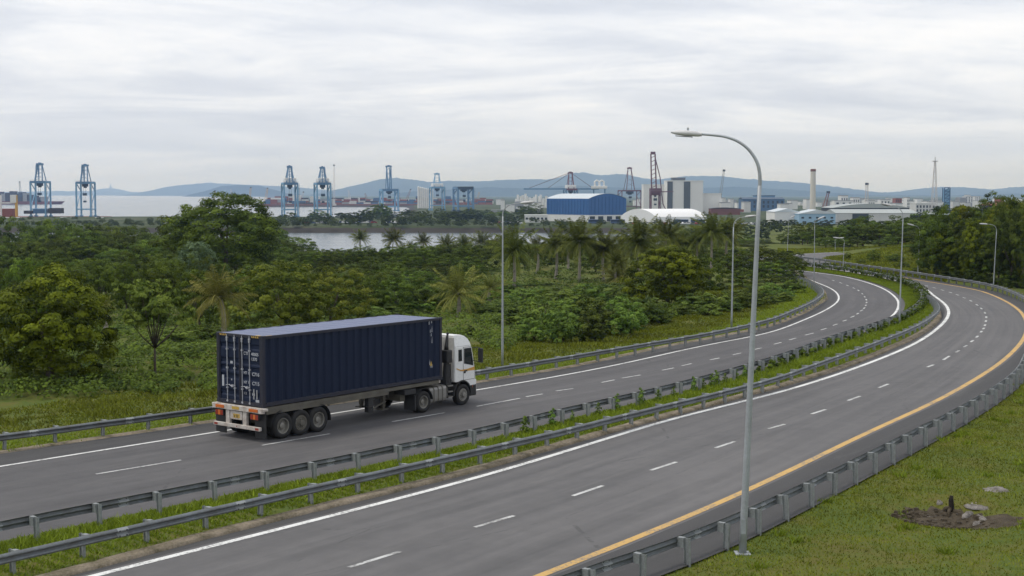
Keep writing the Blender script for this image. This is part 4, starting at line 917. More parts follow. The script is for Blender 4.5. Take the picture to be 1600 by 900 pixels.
jj = np.linspace(j0, j1, 520).astype(int); r = np.random.RandomState(6); sz = (.17 + .20 * ss(60, 260, np.arange(520))) * (.35 + .9 * r.rand(520)) * (.62 + .55 * np.cos(sA_[jj] * math.pi) ** 2)
C = np.concatenate([cA[jj] - nA[jj] * (.15 + r.randn(520, 1) * .22), (sz * .75 + .12 + .25 * r.rand(520))[:, None]], 1)
vv, ff, tt = clumps(r, C, sz, 44, .17, .8, .9, np.array([30., 90, -30]))
tag(link('hedge', big_mesh('hedge', vv, ff, M['leaf_mid'], col=tt)), 'dark creeper hedge overgrowing the median guardrail around the bend', 'hedge')
tree_kind = None

# the washed-out hollow in the grass
def drape(name, cx, cy, rx, ry, mat, seed, lift=.02, n=26, m=7, rot=0.0, rough=.25, thick=0.0, **k):
    r = np.random.RandomState(seed); v = []; jr = np.convolve(np.tile(r.randn(n), 3), np.ones(3) / 2, 'same')[n:2 * n] * rough
    for i in range(m + 1):
        for j in range(n):
            a = 2 * math.pi * j / n; q = i / m * (1 + jr[j] * (i / m)); u, w = rx * q * math.cos(a), ry * q * math.sin(a); v.append((cx + u * math.cos(rot) - w * math.sin(rot), cy + u * math.sin(rot) + w * math.cos(rot)))
    v = np.array(v); z = hfun(v[:, 0], v[:, 1]) + lift + (thick * (1 - (np.repeat(np.arange(m + 1), n) / m) ** 6)) + r.rand(len(v)) * rough * .12
    z[-n:] = hfun(v[-n:, 0], v[-n:, 1]) - .03
    f = [(i * n + j, i * n + (j + 1) % n, (i + 1) * n + (j + 1) % n, (i + 1) * n + j) for i in range(m) for j in range(n)]
    o = link(name, big_mesh(name, np.column_stack([v, z]), np.array(f), M[mat], smooth_=True)); return tag(o, **k)
hx, hy = HOLE
drape('soil', hx + .05, hy + .0, 1.75, 1.35, 'soil', 1, .03, rough=.3, kind='structure')
def rock(name, px, py, rx, ry, hh, seed, label):
    p = ground_at(px, py); r = np.random.RandomState(seed); n, m = 18, 6; v = []; jr = np.convolve(np.tile(r.randn(n), 3), np.ones(3) / 3, 'same')[n:2 * n] * .22 + 1
    for i in range(m + 1):
        t = i / m * math.pi / 2
        for j in range(n):
            a = 2 * math.pi * j / n; q = jr[j] * (math.cos(t) ** .5 if i < m else .02); v.append((rx * q * math.cos(a), ry * q * math.sin(a), hh * math.sin(t) + r.randn() * .018 - .03))
    f = [(i * n + j, i * n + (j + 1) % n, (i + 1) * n + (j + 1) % n, (i + 1) * n + j) for i in range(m) for j in range(n)]
    o = link(name, big_mesh(name, np.array(v), np.array(f), M['rock'])); o.location = p; o.rotation_euler = (0, 0, seed); return tag(o, label, 'rock')
rock('rock', 1556, 766, .50, .42, .08, 1, 'flat pale rock farthest from the charred stump, on the right-hand grass')
rock('rock', 1523, 791, .42, .34, .07, 2, 'flat pale rock with a dark hollow just behind the charred stump')
rock('rock', 1513, 806, .36, .12, .14, 4, 'long grey rock lying across the hollow right of the charred stump')
rock('rock', 1532, 811, .26, .13, .12, 5, 'grey rock at the right end of the hollow, beside the long rock')
rock('rock', 1527, 820, .22, .13, .12, 7, 'small grey rock at the front right rim of the hollow')
rock('rock', 1468, 786, .12, .10, .10, 8, 'small white stone on the left rim of the hollow')
rock('rock', 1449, 809, .10, .08, .08, 9, 'small white stone at the front left of the hollow')
sp_ = ground_at(1486, 800)
st = empty('tree_stump', tuple(sp_), 0, 'charred black stump standing in the soil hollow on the grass slope', 'stump')
MB().tube([(0, 0, -.2), (.01, 0, .15), (.0, .02, .36), (.01, .02, .50)], [.10, .085, .075, .05], 9).build('stem', M['charred'], st, True)
MB().tube([(0, 0, .12), (-.16, .0, .10), (-.34, .02, -.08)], [.09, .08, .05], 7).tube([(0, 0, .05), (.2, -.1, .02), (.42, -.22, -.1)], [.08, .06, .04], 7).tube([(-.02, .02, .1), (-.12, -.18, .08), (-.2, -.4, -.1)], [.07, .06, .03], 7).build('roots', M['soil'], st, True)
r = np.random.RandomState(12); m = MB()
for i in range(110):
    a = r.rand() * 6.28; q = math.sqrt(r.rand()) * 1.1; x, y = hx + 1.35 * q * math.cos(a) - .25, hy + 1.05 * q * math.sin(a); s = .02 + .06 * r.rand() ** 2; z = hpt(x, y) + .06
    vs_ = unit(r.randn(8, 3)) * s; m.add([(x + sx * s * (1 + .4 * r.rand()), y + sy * s * (1 + .4 * r.rand()), z + sz_ * s * .7) for sx, sy, sz_ in [(-1, -1, -1), (1, -1, -1), (1, 1, -1), (-1, 1, -1), (-.7, -.7, 1), (.8, -.6, .9), (.6, .7, 1), (-.7, .6, .8)]], [(3, 2, 1, 0), (4, 5, 6, 7), (0, 1, 5, 4), (1, 2, 6, 5), (2, 3, 7, 6), (3, 0, 4, 7)])
tag(m.build('rubble', M['soil']), 'small rubble and stone chips strewn in the soil hollow', 'rubble', kind='stuff')

# ------------------------------------------------------------------ the truck: tractor, trailer and container
TO, TYAW = np.array([-9.524, 52.2]), .668
TH = math.pi / 2 - TYAW
def tlocal(s, w): return (TO[0] + s * math.cos(TH) - w * math.sin(TH), TO[1] + s * math.sin(TH) + w * math.cos(TH))
W_, L_C, ZB, HC = 2.70, 10.42, 1.33, 2.755
ZT = ZB + HC
# container
OC = (0, W_ / 2, ZB)
cont = empty('shipping_container', (*tlocal(0, W_ / 2), ZB), TH, 'long dark blue corrugated shipping container riding on the white-cabbed truck', 'shipping container')
def cb(m, name, mat, parent=None, **k): return m.build(name, mat, parent or cont, off=OC, **k)
for nm, w0, sg in (('side_wall', 0.035, 1), ('side_wall', W_ - .035, -1)):
    pts = [(.16, 0)]; s = .20; per = .415
    while s + per < L_C - .16:
        pts += [(s, 0), (s + .06, .062), (s + .20, .062), (s + .26, 0)]; s += per
    pts.append((L_C - .16, 0)); n = len(pts)
    v = [(a, w0 + sg * b, z) for z in (ZB + .16, ZT - .12) for a, b in pts]
    m = MB().add(v, [(i, i + 1, i + 1 + n, i + n) if sg > 0 else (i + n, i + n + 1, i + 1, i) for i in range(n - 1)]); cb(m, nm, M['navy'])
    m = MB().box(.18, L_C - .18, w0 - .035 if sg > 0 else w0 - .055, w0 + .055 if sg > 0 else w0 + .035, ZB + .02, ZB + .17)
    m.box(.18, L_C - .18, w0 - .03 if sg > 0 else w0 - .04, w0 + .04 if sg > 0 else w0 + .03, ZT - .125, ZT - .012); cb(m, 'side_rail', M['navy_frame'], bevel=.008)
n = 60; v = []; 
for i in range(n):
    s = .12 + (L_C - .24) * i / (n - 1)
    for w in (.06, W_ - .06): v.append((s, w, ZT - .03 + (.012 if i % 4 < 2 else 0)))
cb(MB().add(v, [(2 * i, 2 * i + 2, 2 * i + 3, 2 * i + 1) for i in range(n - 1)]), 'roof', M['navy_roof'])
cb(MB().box(L_C - .06, L_C - .03, .12, W_ - .12, ZB + .1, ZT - .05), 'front_wall', M['navy'])
for s in (0, L_C - .16):
    for w in (0, W_ - .16):
        cb(MB().box(s + .01, s + .15, w + .01, w + .15, ZB + .118, ZT - .118), 'corner_post', M['navy_frame'], bevel=.01)
        for z in (ZB, ZT - .118):
            c = MB().box(s, s + .178 * (1 if s == 0 else .9), w, w + .16, z, z + .118); c.box(s - .003 if s == 0 else s + .15, s + .02 if s == 0 else s + .163, w + .05, w + .11, z + .035, z + .085, 1)
            c.box(s + .05, s + .11, w - .003 if w == 0 else w + .14, w + .02 if w == 0 else w + .163, z + .035, z + .085, 1); cb(c, 'corner_casting', [M['navy_frame'], M['black']])
cb(MB().box(.01, .12, .15, W_ - .15, ZT - .12, ZT - .008), 'door_header', M['navy_frame'], bevel=.01)
hz_m = MB()
for w0 in (.22, W_ - .62):
    for i in range(4): hz_m.add([(.006, w0 + i * .11, ZT - .10), (.006, w0 + i * .11 + .06, ZT - .10), (.006, w0 + i * .11 + .085, ZT - .03), (.006, w0 + i * .11 + .025, ZT - .03)], [(0, 1, 2, 3)])
cb(hz_m, 'hazard_mark', M['hazard'])
cb(MB().box(-.004, .14, .14, .42, ZT - .008, ZT - .002).box(.02, .5, .0, .05, ZT - .008, ZT - .002), 'hazard_mark', M['hazard'])
cb(MB().box(.01, .14, .15, W_ - .15, ZB + .01, ZB + .15), 'door_sill', M['navy_frame'], bevel=.01)
zs = [ZB + .17]
for z in (1.86, 2.44, 2.74, 3.05, 3.62): zs.append(z)
for side, (w0, w1) in enumerate(((.16, W_ / 2 - .012), (W_ / 2 + .012, W_ - .16))):
    pr = [(ZB + .16, 0)]
    for z in (1.72, 2.36, 2.68, 2.98, 3.58): pr += [(z - .09, 0), (z - .03, .036), (z + .10, .036), (z + .16, 0)]
    pr.append((ZT - .125, 0)); k = len(pr)
    v = [(.05 + d, w, z) for w in (w0, w1) for z, d in pr]
    d = cb(MB().add(v, [(i, i + 1, i + 1 + k, i + k) for i in range(k - 1)]), 'door', M['navy'])
    cb(MB().box(.03, .055, w0, w0 + .045, ZB + .16, ZT - .125).box(.03, .055, w1 - .045, w1, ZB + .16, ZT - .125), 'door_edge', M['navy_frame'], d)
    for wb in ((.76, 1.19) if side == 0 else (1.63, 2.07)):
        b = MB().tube([(.012, wb, ZB + .05), (.012, wb, ZT - .05)], .019, 8)
        for z in (ZB + .10, ZB + .62, ZB + 1.4, ZT - .62, ZT - .17): b.box(-.012, .05, wb - .045, wb + .045, z - .03, z + .03)
        b.box(-.015, .04, wb - .03, wb + .03, ZT - .30, ZT - .21)
        cb(b, 'locking_bar', M['bar'], d)
    hb = MB(); wa, wc = ((.74, 1.20) if side == 0 else (1.60, 2.10))
    hb.tube([(-.02, wa - .03, 2.06), (-.028, wa + .16, 2.01), (-.028, wc - .18, 2.08), (-.02, wc + .02, 2.04)], .016, 6); hb.box(-.02, .05, wa + .12, wa + .22, 1.98, 2.08); cb(hb, 'door_handle', M['bar'], d)
    cb(MB().box(.03, .06, w0 + .01 if side == 0 else w1 - .03, w0 + .03 if side == 0 else w1 - .01, ZB + .3, ZB + .5), 'hinge', M['navy_frame'], d)
Rt = Matrix(((0, 0, -1), (-1, 0, 0), (0, 1, 0)))       # text x -> -w, text y -> up, faces backwards
def text(body, w, z, size, parent, name='marking', s=.045, mat='mark', R=Rt, off=OC, bold=.003):
    c = bpy.data.curves.new(name, 'FONT'); c.body = body; c.size = size; c.extrude = .002; c.offset = bold
    o = bpy.data.objects.new('tmp_text', c); COL.objects.link(o)
    dg = bpy.context.evaluated_depsgraph_get(); me = bpy.data.meshes.new_from_object(o.evaluated_get(dg)); bpy.data.objects.remove(o); bpy.data.curves.remove(c)
    me.name = name; me.materials.clear(); me.materials.append(M[mat])
    me.transform(R.to_4x4()); me.transform(Matrix.Translation((s - off[0], w - off[1], z - off[2]))); return link(name, me, parent)
rd = [o for o in cont.children if o.name.startswith('door') and not o.name.startswith('door_')]
rdoor, ldoor = rd[0], rd[1]
text('CTI', 1.14, 3.30, .17, rdoor); text('40005 1', .70, 3.29, .17, rdoor); text('1370', .70, 3.10, .17, rdoor)
text('MT 1', 1.15, 2.55, .15, rdoor); text('C716', .66, 2.51, .19, rdoor)
text('NT 1', 1.15, 2.10 + .08, .15, rdoor); text('C715', .66, 2.15, .19, rdoor); text('1 2', 1.15, 1.76, .13, rdoor); text('HI', .66, 1.74, .16, rdoor)
cb(MB().box(.040, .048, .53, .60, 1.60, 2.00).box(.040, .048, .36, .42, 1.62, 1.98), 'label_strip', M['cont_grey'], rdoor)
cb(MB().box(.040, .048, .26, .46, 1.50, 1.60), 'label_plate', M['mark'], rdoor)
cb(MB().box(.040, .048, 2.30, 2.42, 1.98, 2.42), 'label_plate', M['mark'], ldoor)
cb(MB().box(.044, .049, 1.78, 1.92, 2.90, 3.00).box(.044, .049, 1.83, 1.88, 2.24, 2.30), 'label_plate', M['mark'], ldoor)
# rusty dings on the right wall near the front
dm = MB(); rs = np.random.RandomState(4)
for i in range(9):
    s, z = 9.55 + rs.rand() * .2, 1.9 + rs.rand() * 2.0; dm.add([(s, .0335, z), (s + .05, .0335, z), (s + .04, .0335, z + .12 + .2 * rs.rand()), (s + .005, .0335, z + .1)], [(0, 1, 2, 3)])
cb(dm, 'scrape', M['bar'])
dm = MB().add([(9.62, .032, 2.0), (9.78, .032, 2.0), (9.70, .032, 2.22)], [(0, 1, 2)]); cb(dm, 'warning_sticker', M['hazard'])

# wheels
def wheel(parent, s, w, r, width, off, sgn, deep=.10, hubc='rim', name='wheel', flatrim=False):
    """sgn=+1: outer face towards -w (our side)"""
    o = empty(name, (s - off[0], w - off[1], r - off[2])); o.parent = parent
    hw = width / 2; ri = r * .60
    pr = [(ri, -hw + .03), (ri + .03, -hw + .006), (r * .80, -hw - .006), (r * .93, -hw + .012), (r * .985, -hw + .04)]
    pr += [(r, -hw + .06)]
    for q in (-.5, -.17, .17, .5): pr += [(r, hw * q * 1.5 - .012), (r - .014, hw * q * 1.5 - .008), (r - .014, hw * q * 1.5 + .008), (r, hw * q * 1.5 + .012)]
    pr += [(r, hw - .06), (r * .985, hw - .04), (r * .93, hw - .012), (ri, hw - .03)]
    pr = [(a, b * sgn) for a, b in pr]
    MB().lathe(pr, (0, 0, 0), 'y', 36).build('tyre', M['rubber'], o, True)
    d = -hw + (.02 if flatrim else deep)
    rp = [(ri + .004, -hw + .02), (ri - .03, -hw + .025), (ri - .05, d - .01), (ri * .62, d + .01), (ri * .60, d - .01), (ri * .40, d - .015), (ri * .38, d - .08), (ri * .22, d - .10), (.001, d - .10)]
    rm = MB().lathe([(a, b * sgn) for a, b in rp], (0, 0, 0), 'y', 28)
    for i in range(10):
        a = i * .6283; rm.box(ri * .5 * math.cos(a) - .016, ri * .5 * math.cos(a) + .016, min((d - .045) * sgn, d * sgn), max((d - .045) * sgn, d * sgn), ri * .5 * math.sin(a) - .016, ri * .5 * math.sin(a) + .016)
    rm.build('rim', M[hubc], o, False, auto=True); return o

# trailer
OT = (3.5, W_ / 2, 0)
trl = empty('semi_trailer', (*tlocal(3.5, W_ / 2), 0), TH, 'rusty three-axle skeletal semi-trailer under the blue container', 'trailer')
def tb(m, name, mat, parent=None, **k): return m.build(name, mat, parent or trl, off=OT, **k)
for w in (.78, 1.74):
    m = MB().box(.0, 7.0, w, w + .16, ZB - .05, ZB - .012); m.box(.0, 7.0, w + .07, w + .09, ZB - .40, ZB - .05); m.box(.0, 7.0, w, w + .16, ZB - .43, ZB - .40)
    m.prism([(7.0, ZB - .43), (7.0, ZB - .012), (L_C - .1, ZB - .012), (L_C - .1, ZB - .17), (7.7, ZB - .17)], 'y', w + .04, w + .12); tb(m, 'chassis_beam', M['chassis'])
m = MB()
for s in np.arange(.6, 10.2, 1.05): m.box(s, s + .10, .10 if s < 9 else .4, W_ - (.10 if s < 9 else .4), ZB - .16, ZB - .03)
tb(m, 'cross_member', M['chassis'])
for w in (.03, W_ - .11): tb(MB().box(.15, L_C - .2, w, w + .08, ZB - .17, ZB - .015).box(.2, 7.0, w + .01, w + .07, ZB - .30, ZB - .17), 'side_rail', M['chassis'], bevel=.01)
bm = MB().box(-.16, .02, -.10, W_ + .10, ZB - .22, ZB - .02)
rb = tb(bm, 'rear_beam', M['white_steel'], bevel=.012)
tb(MB().box(-.13, .12, -.16, .14, ZB - .13, ZB - .03).box(-.13, .12, W_ - .14, W_ + .16, ZB - .13, ZB - .03), 'twistlock_bracket', M['white_steel'], rb, bevel=.01)
for w in (.83, 1.82): tb(MB().box(-.12, .0, w, w + .22, .44, ZB - .22), 'underride_post', M['white_steel'], rb, bevel=.01)
ub = tb(MB().box(-.18, -.06, .02, W_ + .02, .44, .58), 'underride_bar', M['white_steel'], bevel=.012)
tb(MB().box(-.186, -.18, .06, .26, .47, .55).box(-.186, -.18, 2.46, 2.66, .47, .55).box(-.186, -.18, 1.30, 1.36, .49, .53), 'reflector', M['red_light'], ub)
for w0 in (.12, W_ - .62): tb(MB().box(-.185, -.16, w0, w0 + .50, ZB - .18, ZB - .06), 'marker_light', M['orange_light'], rb, bevel=.008)
tb(MB().box(-.168, -.16, 1.2, 1.62, ZB - .17, ZB - .06), 'hazard_label', M['hazard'], rb)
for w0 in (.10, W_ - .55):
    lb = tb(MB().box(-.15, -.03, w0, w0 + .48, .84, 1.08), 'tail_light', M['black'], bevel=.01)
    for i in range(3): tb(MB().box(-.162, -.15, w0 + .02 + i * .15, w0 + .15 + i * .15, .865, 1.055), 'lens', M['red_light' if i != 1 else 'orange_light'], lb)
pl = tb(MB().box(-.11, -.09, 1.09, 1.78, .76, 1.08), 'number_plate_board', M['white_steel'])
tb(MB().box(-.116, -.11, 1.22, 1.60, .82, .98), 'plate_label', M['hazard'], pl)
text('V 57', 1.58, .84, .15, pl, 'plate_marking', -.118, 'black', Rt, OT)
for w0 in (-.12, W_ - .52):
    tb(MB().box(.02, .05, w0, w0 + .62, .14, ZB - .25), 'mud_flap', M['black'])
axz = .505
for s in (1.02, 1.97, 2.92):
    tb(MB().tube([(s, .2, axz), (s, W_ - .2, axz)], .07, 10).box(s - .35, s + .35, .72, .82, axz + .08, axz + .15).box(s - .35, s + .35, 1.88, 1.98, axz + .08, axz + .15).box(s - .1, s + .1, .70, .84, axz, ZB - .43).box(s - .1, s + .1, 1.86, 2.0, axz, ZB - .43), 'axle', M['chassis'])
    fr = s == 1.97
    wheel(trl, s, .20 + .06, .505, .56, OT, 1, .16, 'chassis' if fr else 'rim', flatrim=fr); wheel(trl, s, W_ - .26, .505, .56, OT, -1, .16)
def fender(m, s, r, w0, w1, a0, a1, z, n=12, t=.012):
    pts = [(s + r * math.cos(a), z + r * math.sin(a)) for a in np.linspace(a0, a1, n)] + [(s + (r - t) * math.cos(a), z + (r - t) * math.sin(a)) for a in np.linspace(a1, a0, n)]
    for i in range(n - 1): m.prism([pts[i], pts[i + 1], pts[2 * n - 2 - i], pts[2 * n - 1 - i]], 'y', w0, w1)
    return m
for fw0, fw1 in ((-.03, .55), (W_ - .55, W_ + .03)):
    tb(fender(MB(), 1.0, .62, fw0, fw1, math.radians(95), math.radians(178), .505), 'fender', M['black']); tb(fender(MB(), 2.94, .62, fw0, fw1, math.radians(-10), math.radians(80), .505), 'fender', M['black'])
for w in (.62, 1.9):
    lg = tb(MB().box(7.26, 7.42, w, w + .16, .42, ZB - .1), 'landing_leg', M['chassis'], bevel=.01)
    tb(MB().box(7.12, 7.56, w - .08, w + .24, .30, .34).box(7.28, 7.40, w + .02, w + .14, .33, .45), 'foot', M['chassis'], lg)
tb(MB().tube([(7.36, .55, .66), (7.0, .5, .60), (6.0, .12, .50)], .035, 6).tube([(7.4, .5, ZB - .1), (7.6, .3, ZB - .16), (7.95, .25, ZB - .03)], .03, 6), 'brace', M['chassis'])
tb(MB().box(5.85, 6.15, .10, .34, .40, 1.18).box(5.75, 6.25, .05, .40, .62, .66), 'tool_box', M['black'], bevel=.02)
m = MB()
for i in range(5):
    a = rs.rand(3); m.tube([(6.2, .5 + .2 * i, 1.0), (6.5, .6 + .18 * i, .75 + .12 * a[0]), (6.9, .5 + .2 * i, .85 + .1 * a[1]), (7.3, .7 + .15 * i, 1.05)], .018, 6)
tb(m, 'hose', M['chassis']); tb(MB().tube([(5.2, 1.2, .95), (5.9, 1.2, .95)], .16, 12).tube([(5.2, 1.6, .95), (5.9, 1.6, .95)], .14, 12), 'air_tank', M['chassis'])
tb(MB().box(3.55, 3.62, .10, .16, .98, 1.25).box(3.50, 3.66, .08, .18, 1.02, 1.10), 'side_lamp_bracket', M['chassis'])
tb(MB().box(L_C - .12, L_C - .02, .1, W_ - .1, ZB - .16, ZB - .015).box(L_C - .04, L_C - .0, .14, .30, ZB - .18, ZB - .02), 'front_beam', M['white_steel'], bevel=.01)

# tractor
OX = (10.8, W_ / 2, 0)
trk = empty('tractor_truck', (*tlocal(10.8, W_ / 2), 0), TH, 'white high-roof truck cab with orange stripe pulling the blue container', 'truck')
def xb(m, name, mat, parent=None, **k): return m.build(name, mat, parent or trk, off=OX, **k)
for w in (.95, 1.62): xb(MB().box(7.9, 12.5, w, w + .12, .72, 1.0), 'chassis_beam', M['chassis'])
xb(MB().box(8.7, 9.7, .85, 1.85, 1.0, 1.12).box(8.4, 9.0, .8, 1.9, .98, 1.04), 'fifth_wheel', M['black'])
c0, c1 = .12, W_ - .12
# lower cab: side profile with the wheel arch cut out of it
arch = [(11.90 + .57 * math.cos(a), .47 + .64 * math.sin(a)) for a in np.linspace(math.radians(12), math.radians(170), 12)]
prof = [(12.84, .62), (12.845, 1.0), (12.80, 1.45), (12.74, 1.75), (12.60, 2.50), (12.55, 2.62), (11.42, 2.62), (11.42, 1.05), (11.33 + .02, 1.05)]
prof = [(12.84, .62), (12.85, 1.0), (12.82, 1.45), (12.77, 1.75), (12.60, 2.50), (12.555, 2.64), (11.42, 2.64), (11.42, 1.06)] + [p for p in reversed(arch) if p[1] > 1.06] + [(12.42, .90), (12.46, .62)]
body = xb(MB().prism(prof, 'y', c0, c1), 'cab_body', M['cab'], bevel=.035, seg=3)
rp = [(12.555, 2.645), (12.50, 2.80), (12.40, 2.96), (12.22, 3.09), (11.98, 3.165), (11.70, 3.185), (11.44, 3.18), (11.43, 2.645)]
m = MB(); ins = [0, .03, .07, .12, .14, .14, .12, 0]; n = len(rp)
v = [(p[0], c0 + .015 + i, p[1]) for p, i in zip(rp, ins)] + [(p[0], c1 - .015 - i, p[1]) for p, i in zip(rp, ins)]
m.add(v, [tuple(range(n)), tuple(range(2 * n - 1, n - 1, -1))] + [(i, i + n, (i + 1) % n + n, (i + 1) % n) for i in range(n)])
xb(m, 'roof_fairing', M['cab'], bevel=.03, seg=3)
xb(MB().box(11.395, 11.425, c0 + .05, c1 - .05, 1.10, 3.08), 'rear_wall', M['cab_rear'], bevel=.02)
m = MB()
for w in np.linspace(c0 + .3, c1 - .3, 6): m.box(11.380, 11.40, w - .02, w + .02, 1.2, 2.9)
xb(m, 'rear_rib', M['cab_rear'])
# glass, doors and trim on both flanks
for sg, w in ((-1, c0), (1, c1)):
    def pl_(pts, t, mat, name, parent=None, base=0.0):
        a, b = (w - t - base, w - base) if sg < 0 else (w + base, w + base + t); return xb(MB().prism(pts, 'y', a, b), name, mat, parent)
    dpts = [(11.98, 1.12), (11.98, 2.60), (12.53, 2.60), (12.69, 1.85), (12.75, 1.50), (12.77, 1.12)]
    door = pl_(dpts, .008, M['cab'], 'door')
    fr = [(12.03, 1.80), (12.03, 2.54), (12.50, 2.54), (12.655, 1.80), (12.60, 1.74)]
    fr = [(12.02, 1.86), (12.02, 2.55), (12.515, 2.55), (12.65, 1.92), (12.66, 1.72), (12.50, 1.76)]
    wf = pl_(fr, .006, M['black'], 'window_frame', door, .008); cxy = np.mean(fr, 0)
    pl_([tuple(cxy + (np.array(p) - cxy) * .90) for p in fr], .004, M['glass'], 'side_window', door, .014)
    m = MB()
    for seg_ in (((11.975, 1.12), (11.975, 2.60)), ((11.975, 2.60), (12.53, 2.605)), ((12.70, 1.85), (12.775, 1.12)), ((11.98, 1.115), (12.77, 1.115))):
        (a, b), (c, d) = seg_; y0 = w - .009 if sg < 0 else w + .001; m.beam((a, y0 + .004, b), (c, y0 + .004, d), .014, .010, up=(0, 1, 0))
    xb(m, 'door_seam', M['black'], door)
    y0, y1 = (w - .06, w - .014) if sg < 0 else (w + .014, w + .06)
    xb(MB().box(12.03, 12.20, y0, y1, 1.50, 1.56), 'handle', M['black'], door, bevel=.01)
    xb(MB().box(12.005, 12.14, w - .012 if sg < 0 else w + .002, w - .002 if sg < 0 else w + .012, 1.42, 1.50), 'handle_recess', M['black'], door)
    pl_([(11.64, 1.99), (11.64, 2.52), (11.88, 2.52), (11.90, 1.99)], .006, M['black'], 'quarter_window', body); pl_([(11.67, 2.03), (11.67, 2.48), (11.85, 2.48), (11.87, 2.03)], .004, M['glass'], 'quarter_pane', body, .006)
    pl_([(11.50, 1.66), (11.50, 1.70), (11.80, 1.60), (12.20, 1.60), (12.765, 1.66), (12.785, 1.50), (12.2, 1.51), (11.80, 1.54)], .003, M['stripe'], 'stripe', body, .009)
    xb(fender(MB(), 11.90, .62, w - .03 if sg < 0 else w - .5, w + .5 if sg < 0 else w + .03, math.radians(0), math.radians(182), .50, 16, .05), 'wheel_arch', M['black'])
    mi = xb(MB().tube([(12.62, w, 2.52), (12.80, w + sg * .12, 2.56), (12.93, w + sg * .22, 2.50)], .018, 6).tube([(12.66, w, 1.95), (12.80, w + sg * .1, 1.90), (12.93, w + sg * .22, 1.93)], .018, 6), 'mirror_arm', M['black'])
    xb(MB().box(12.88, 13.0, w + sg * .10 if sg > 0 else w - .34, w + .34 if sg > 0 else w - .10, 1.84, 2.50), 'mirror', M['black'], mi, bevel=.03)
xb(MB().add([(12.625, c0 + .10, 2.50), (12.785, c0 + .10, 1.80), (12.785, c1 - .10, 1.80), (12.625, c1 - .10, 2.50), (12.61, c0 + .10, 2.50), (12.765, c0 + .10, 1.80), (12.765, c1 - .10, 1.80), (12.61, c1 - .10, 2.50)], [(0, 1, 2, 3), (7, 6, 5, 4), (0, 4, 5, 1), (1, 5, 6, 2), (2, 6, 7, 3), (3, 7, 4, 0)]), 'windscreen', M['glass'])
xb(MB().box(12.44, 12.90, c0 - .01, c1 + .01, .34, .86), 'bumper', M['black'], bevel=.05)
xb(MB().box(12.84, 12.93, c0 + .02, c1 - .02, .60, 1.06), 'front_grille', M['cab'], bevel=.03)
for w in (c0 + .02, c1 - .40): xb(MB().box(12.88, 12.925, w, w + .36, .48, .66), 'headlight', M['lamp_head'], bevel=.02)
xb(MB().box(12.60, 12.62, c0 - .02, c0 - .008, .72, .82), 'side_lamp', M['orange_light'])
# exhaust and air intake behind the cab on our side
ex = xb(MB().box(10.86, 11.24, .12, .52, 1.98, 2.56), 'air_filter', M['black'], bevel=.05)
xb(MB().tube([(11.05, .32, 2.5), (11.06, .32, 2.75), (11.13, .34, 3.12), (11.16, .34, 3.26)], [.11, .09, .06, .045], 10).tube([(11.16, .34, 3.26), (11.17, .34, 3.32)], [.07, .06], 10), 'intake_pipe', M['black'], ex, smooth_=True)
xb(MB().tube([(11.05, .34, 1.1), (11.06, .34, 1.6), (11.05, .32, 2.0)], [.17, .15, .13], 12).box(10.9, 11.25, .2, .7, .95, 1.25).box(11.2, 11.33, .3, .5, 1.1, 1.9), 'exhaust_stack', M['black'], smooth_=False)
m = MB()
for i in range(4): m.tube([(10.5, .9 + i * .25, 1.35), (10.75, .95 + i * .22, 1.15 + .08 * i), (11.1, .9 + i * .25, 1.5), (11.38, .95 + i * .22, 1.75)], .018, 6)
xb(m, 'air_line', M['black'])
tk = MB(); 
tp = [(w, z) for w, z in [(.16, .36), (.14, .48), (.14, .88), (.18, .98), (.28, 1.02), (.72, 1.02), (.76, .9), (.76, .4), (.68, .34), (.24, .34)]]
tk.prism(tp, 'x', 9.74, 10.86); tank = xb(tk, 'fuel_tank', M['alu'], bevel=.02)
m = MB()
for s in (9.98, 10.27, 10.55): m.prism([(w + (-.012 if w < .4 else .012), z + (.012 if z > .6 else -.012)) for w, z in tp], 'x', s, s + .055)
xb(m, 'tank_strap', M['chassis'], tank)
m = MB()
for z in (.42, .66, .92): m.box(10.98, 11.30, .14, .5, z, z + .05)
m.box(10.98, 11.0, .2, .5, .4, 1.05); xb(m, 'step', M['alu'])
m = fender(MB(), 9.17, .60, -.02, .62, math.radians(5), math.radians(150), .47, 14, .02)
m.box(8.58, 8.66, -.02, .62, .16, .80); m.box(7.95, 8.66, -.01, .60, .90, 1.12); xb(m, 'rear_fender', M['black'])
m = fender(MB(), 9.17, .60, W_ - .62, W_ + .02, math.radians(5), math.radians(150), .47, 14, .02); m.box(8.58, 8.66, W_ - .62, W_ + .02, .16, .80); xb(m, 'rear_fender', M['black'])
xb(MB().box(8.56, 8.575, .02, .58, .16, .95), 'mud_flap', M['black']); xb(MB().box(8.54, 8.57, .05, .45, .92, 1.04), 'tail_light', M['red_light'])
xb(MB().box(8.0, 8.3, .3, 2.4, .6, .95), 'rear_cross_beam', M['chassis'])
wheel(trk, 9.17, .24, .47, .54, OX, 1, .17, 'rim'); wheel(trk, 9.17, W_ - .24, .47, .54, OX, -1, .17)
wheel(trk, 11.90, .20, .47, .30, OX, 1, -.0, 'rim', flatrim=True); wheel(trk, 11.90, W_ - .20, .47, .30, OX, -1, .0, flatrim=True)
xb(MB().tube([(11.9, .2, .47), (11.9, W_ - .2, .47)], .06, 8).tube([(9.17, .2, .47), (9.17, W_ - .2, .47)], .10, 8), 'axle', M['chassis'])
xb(MB().box(11.44, 12.4, .5, W_ - .5, .75, 1.12), 'engine_block', M['black'])

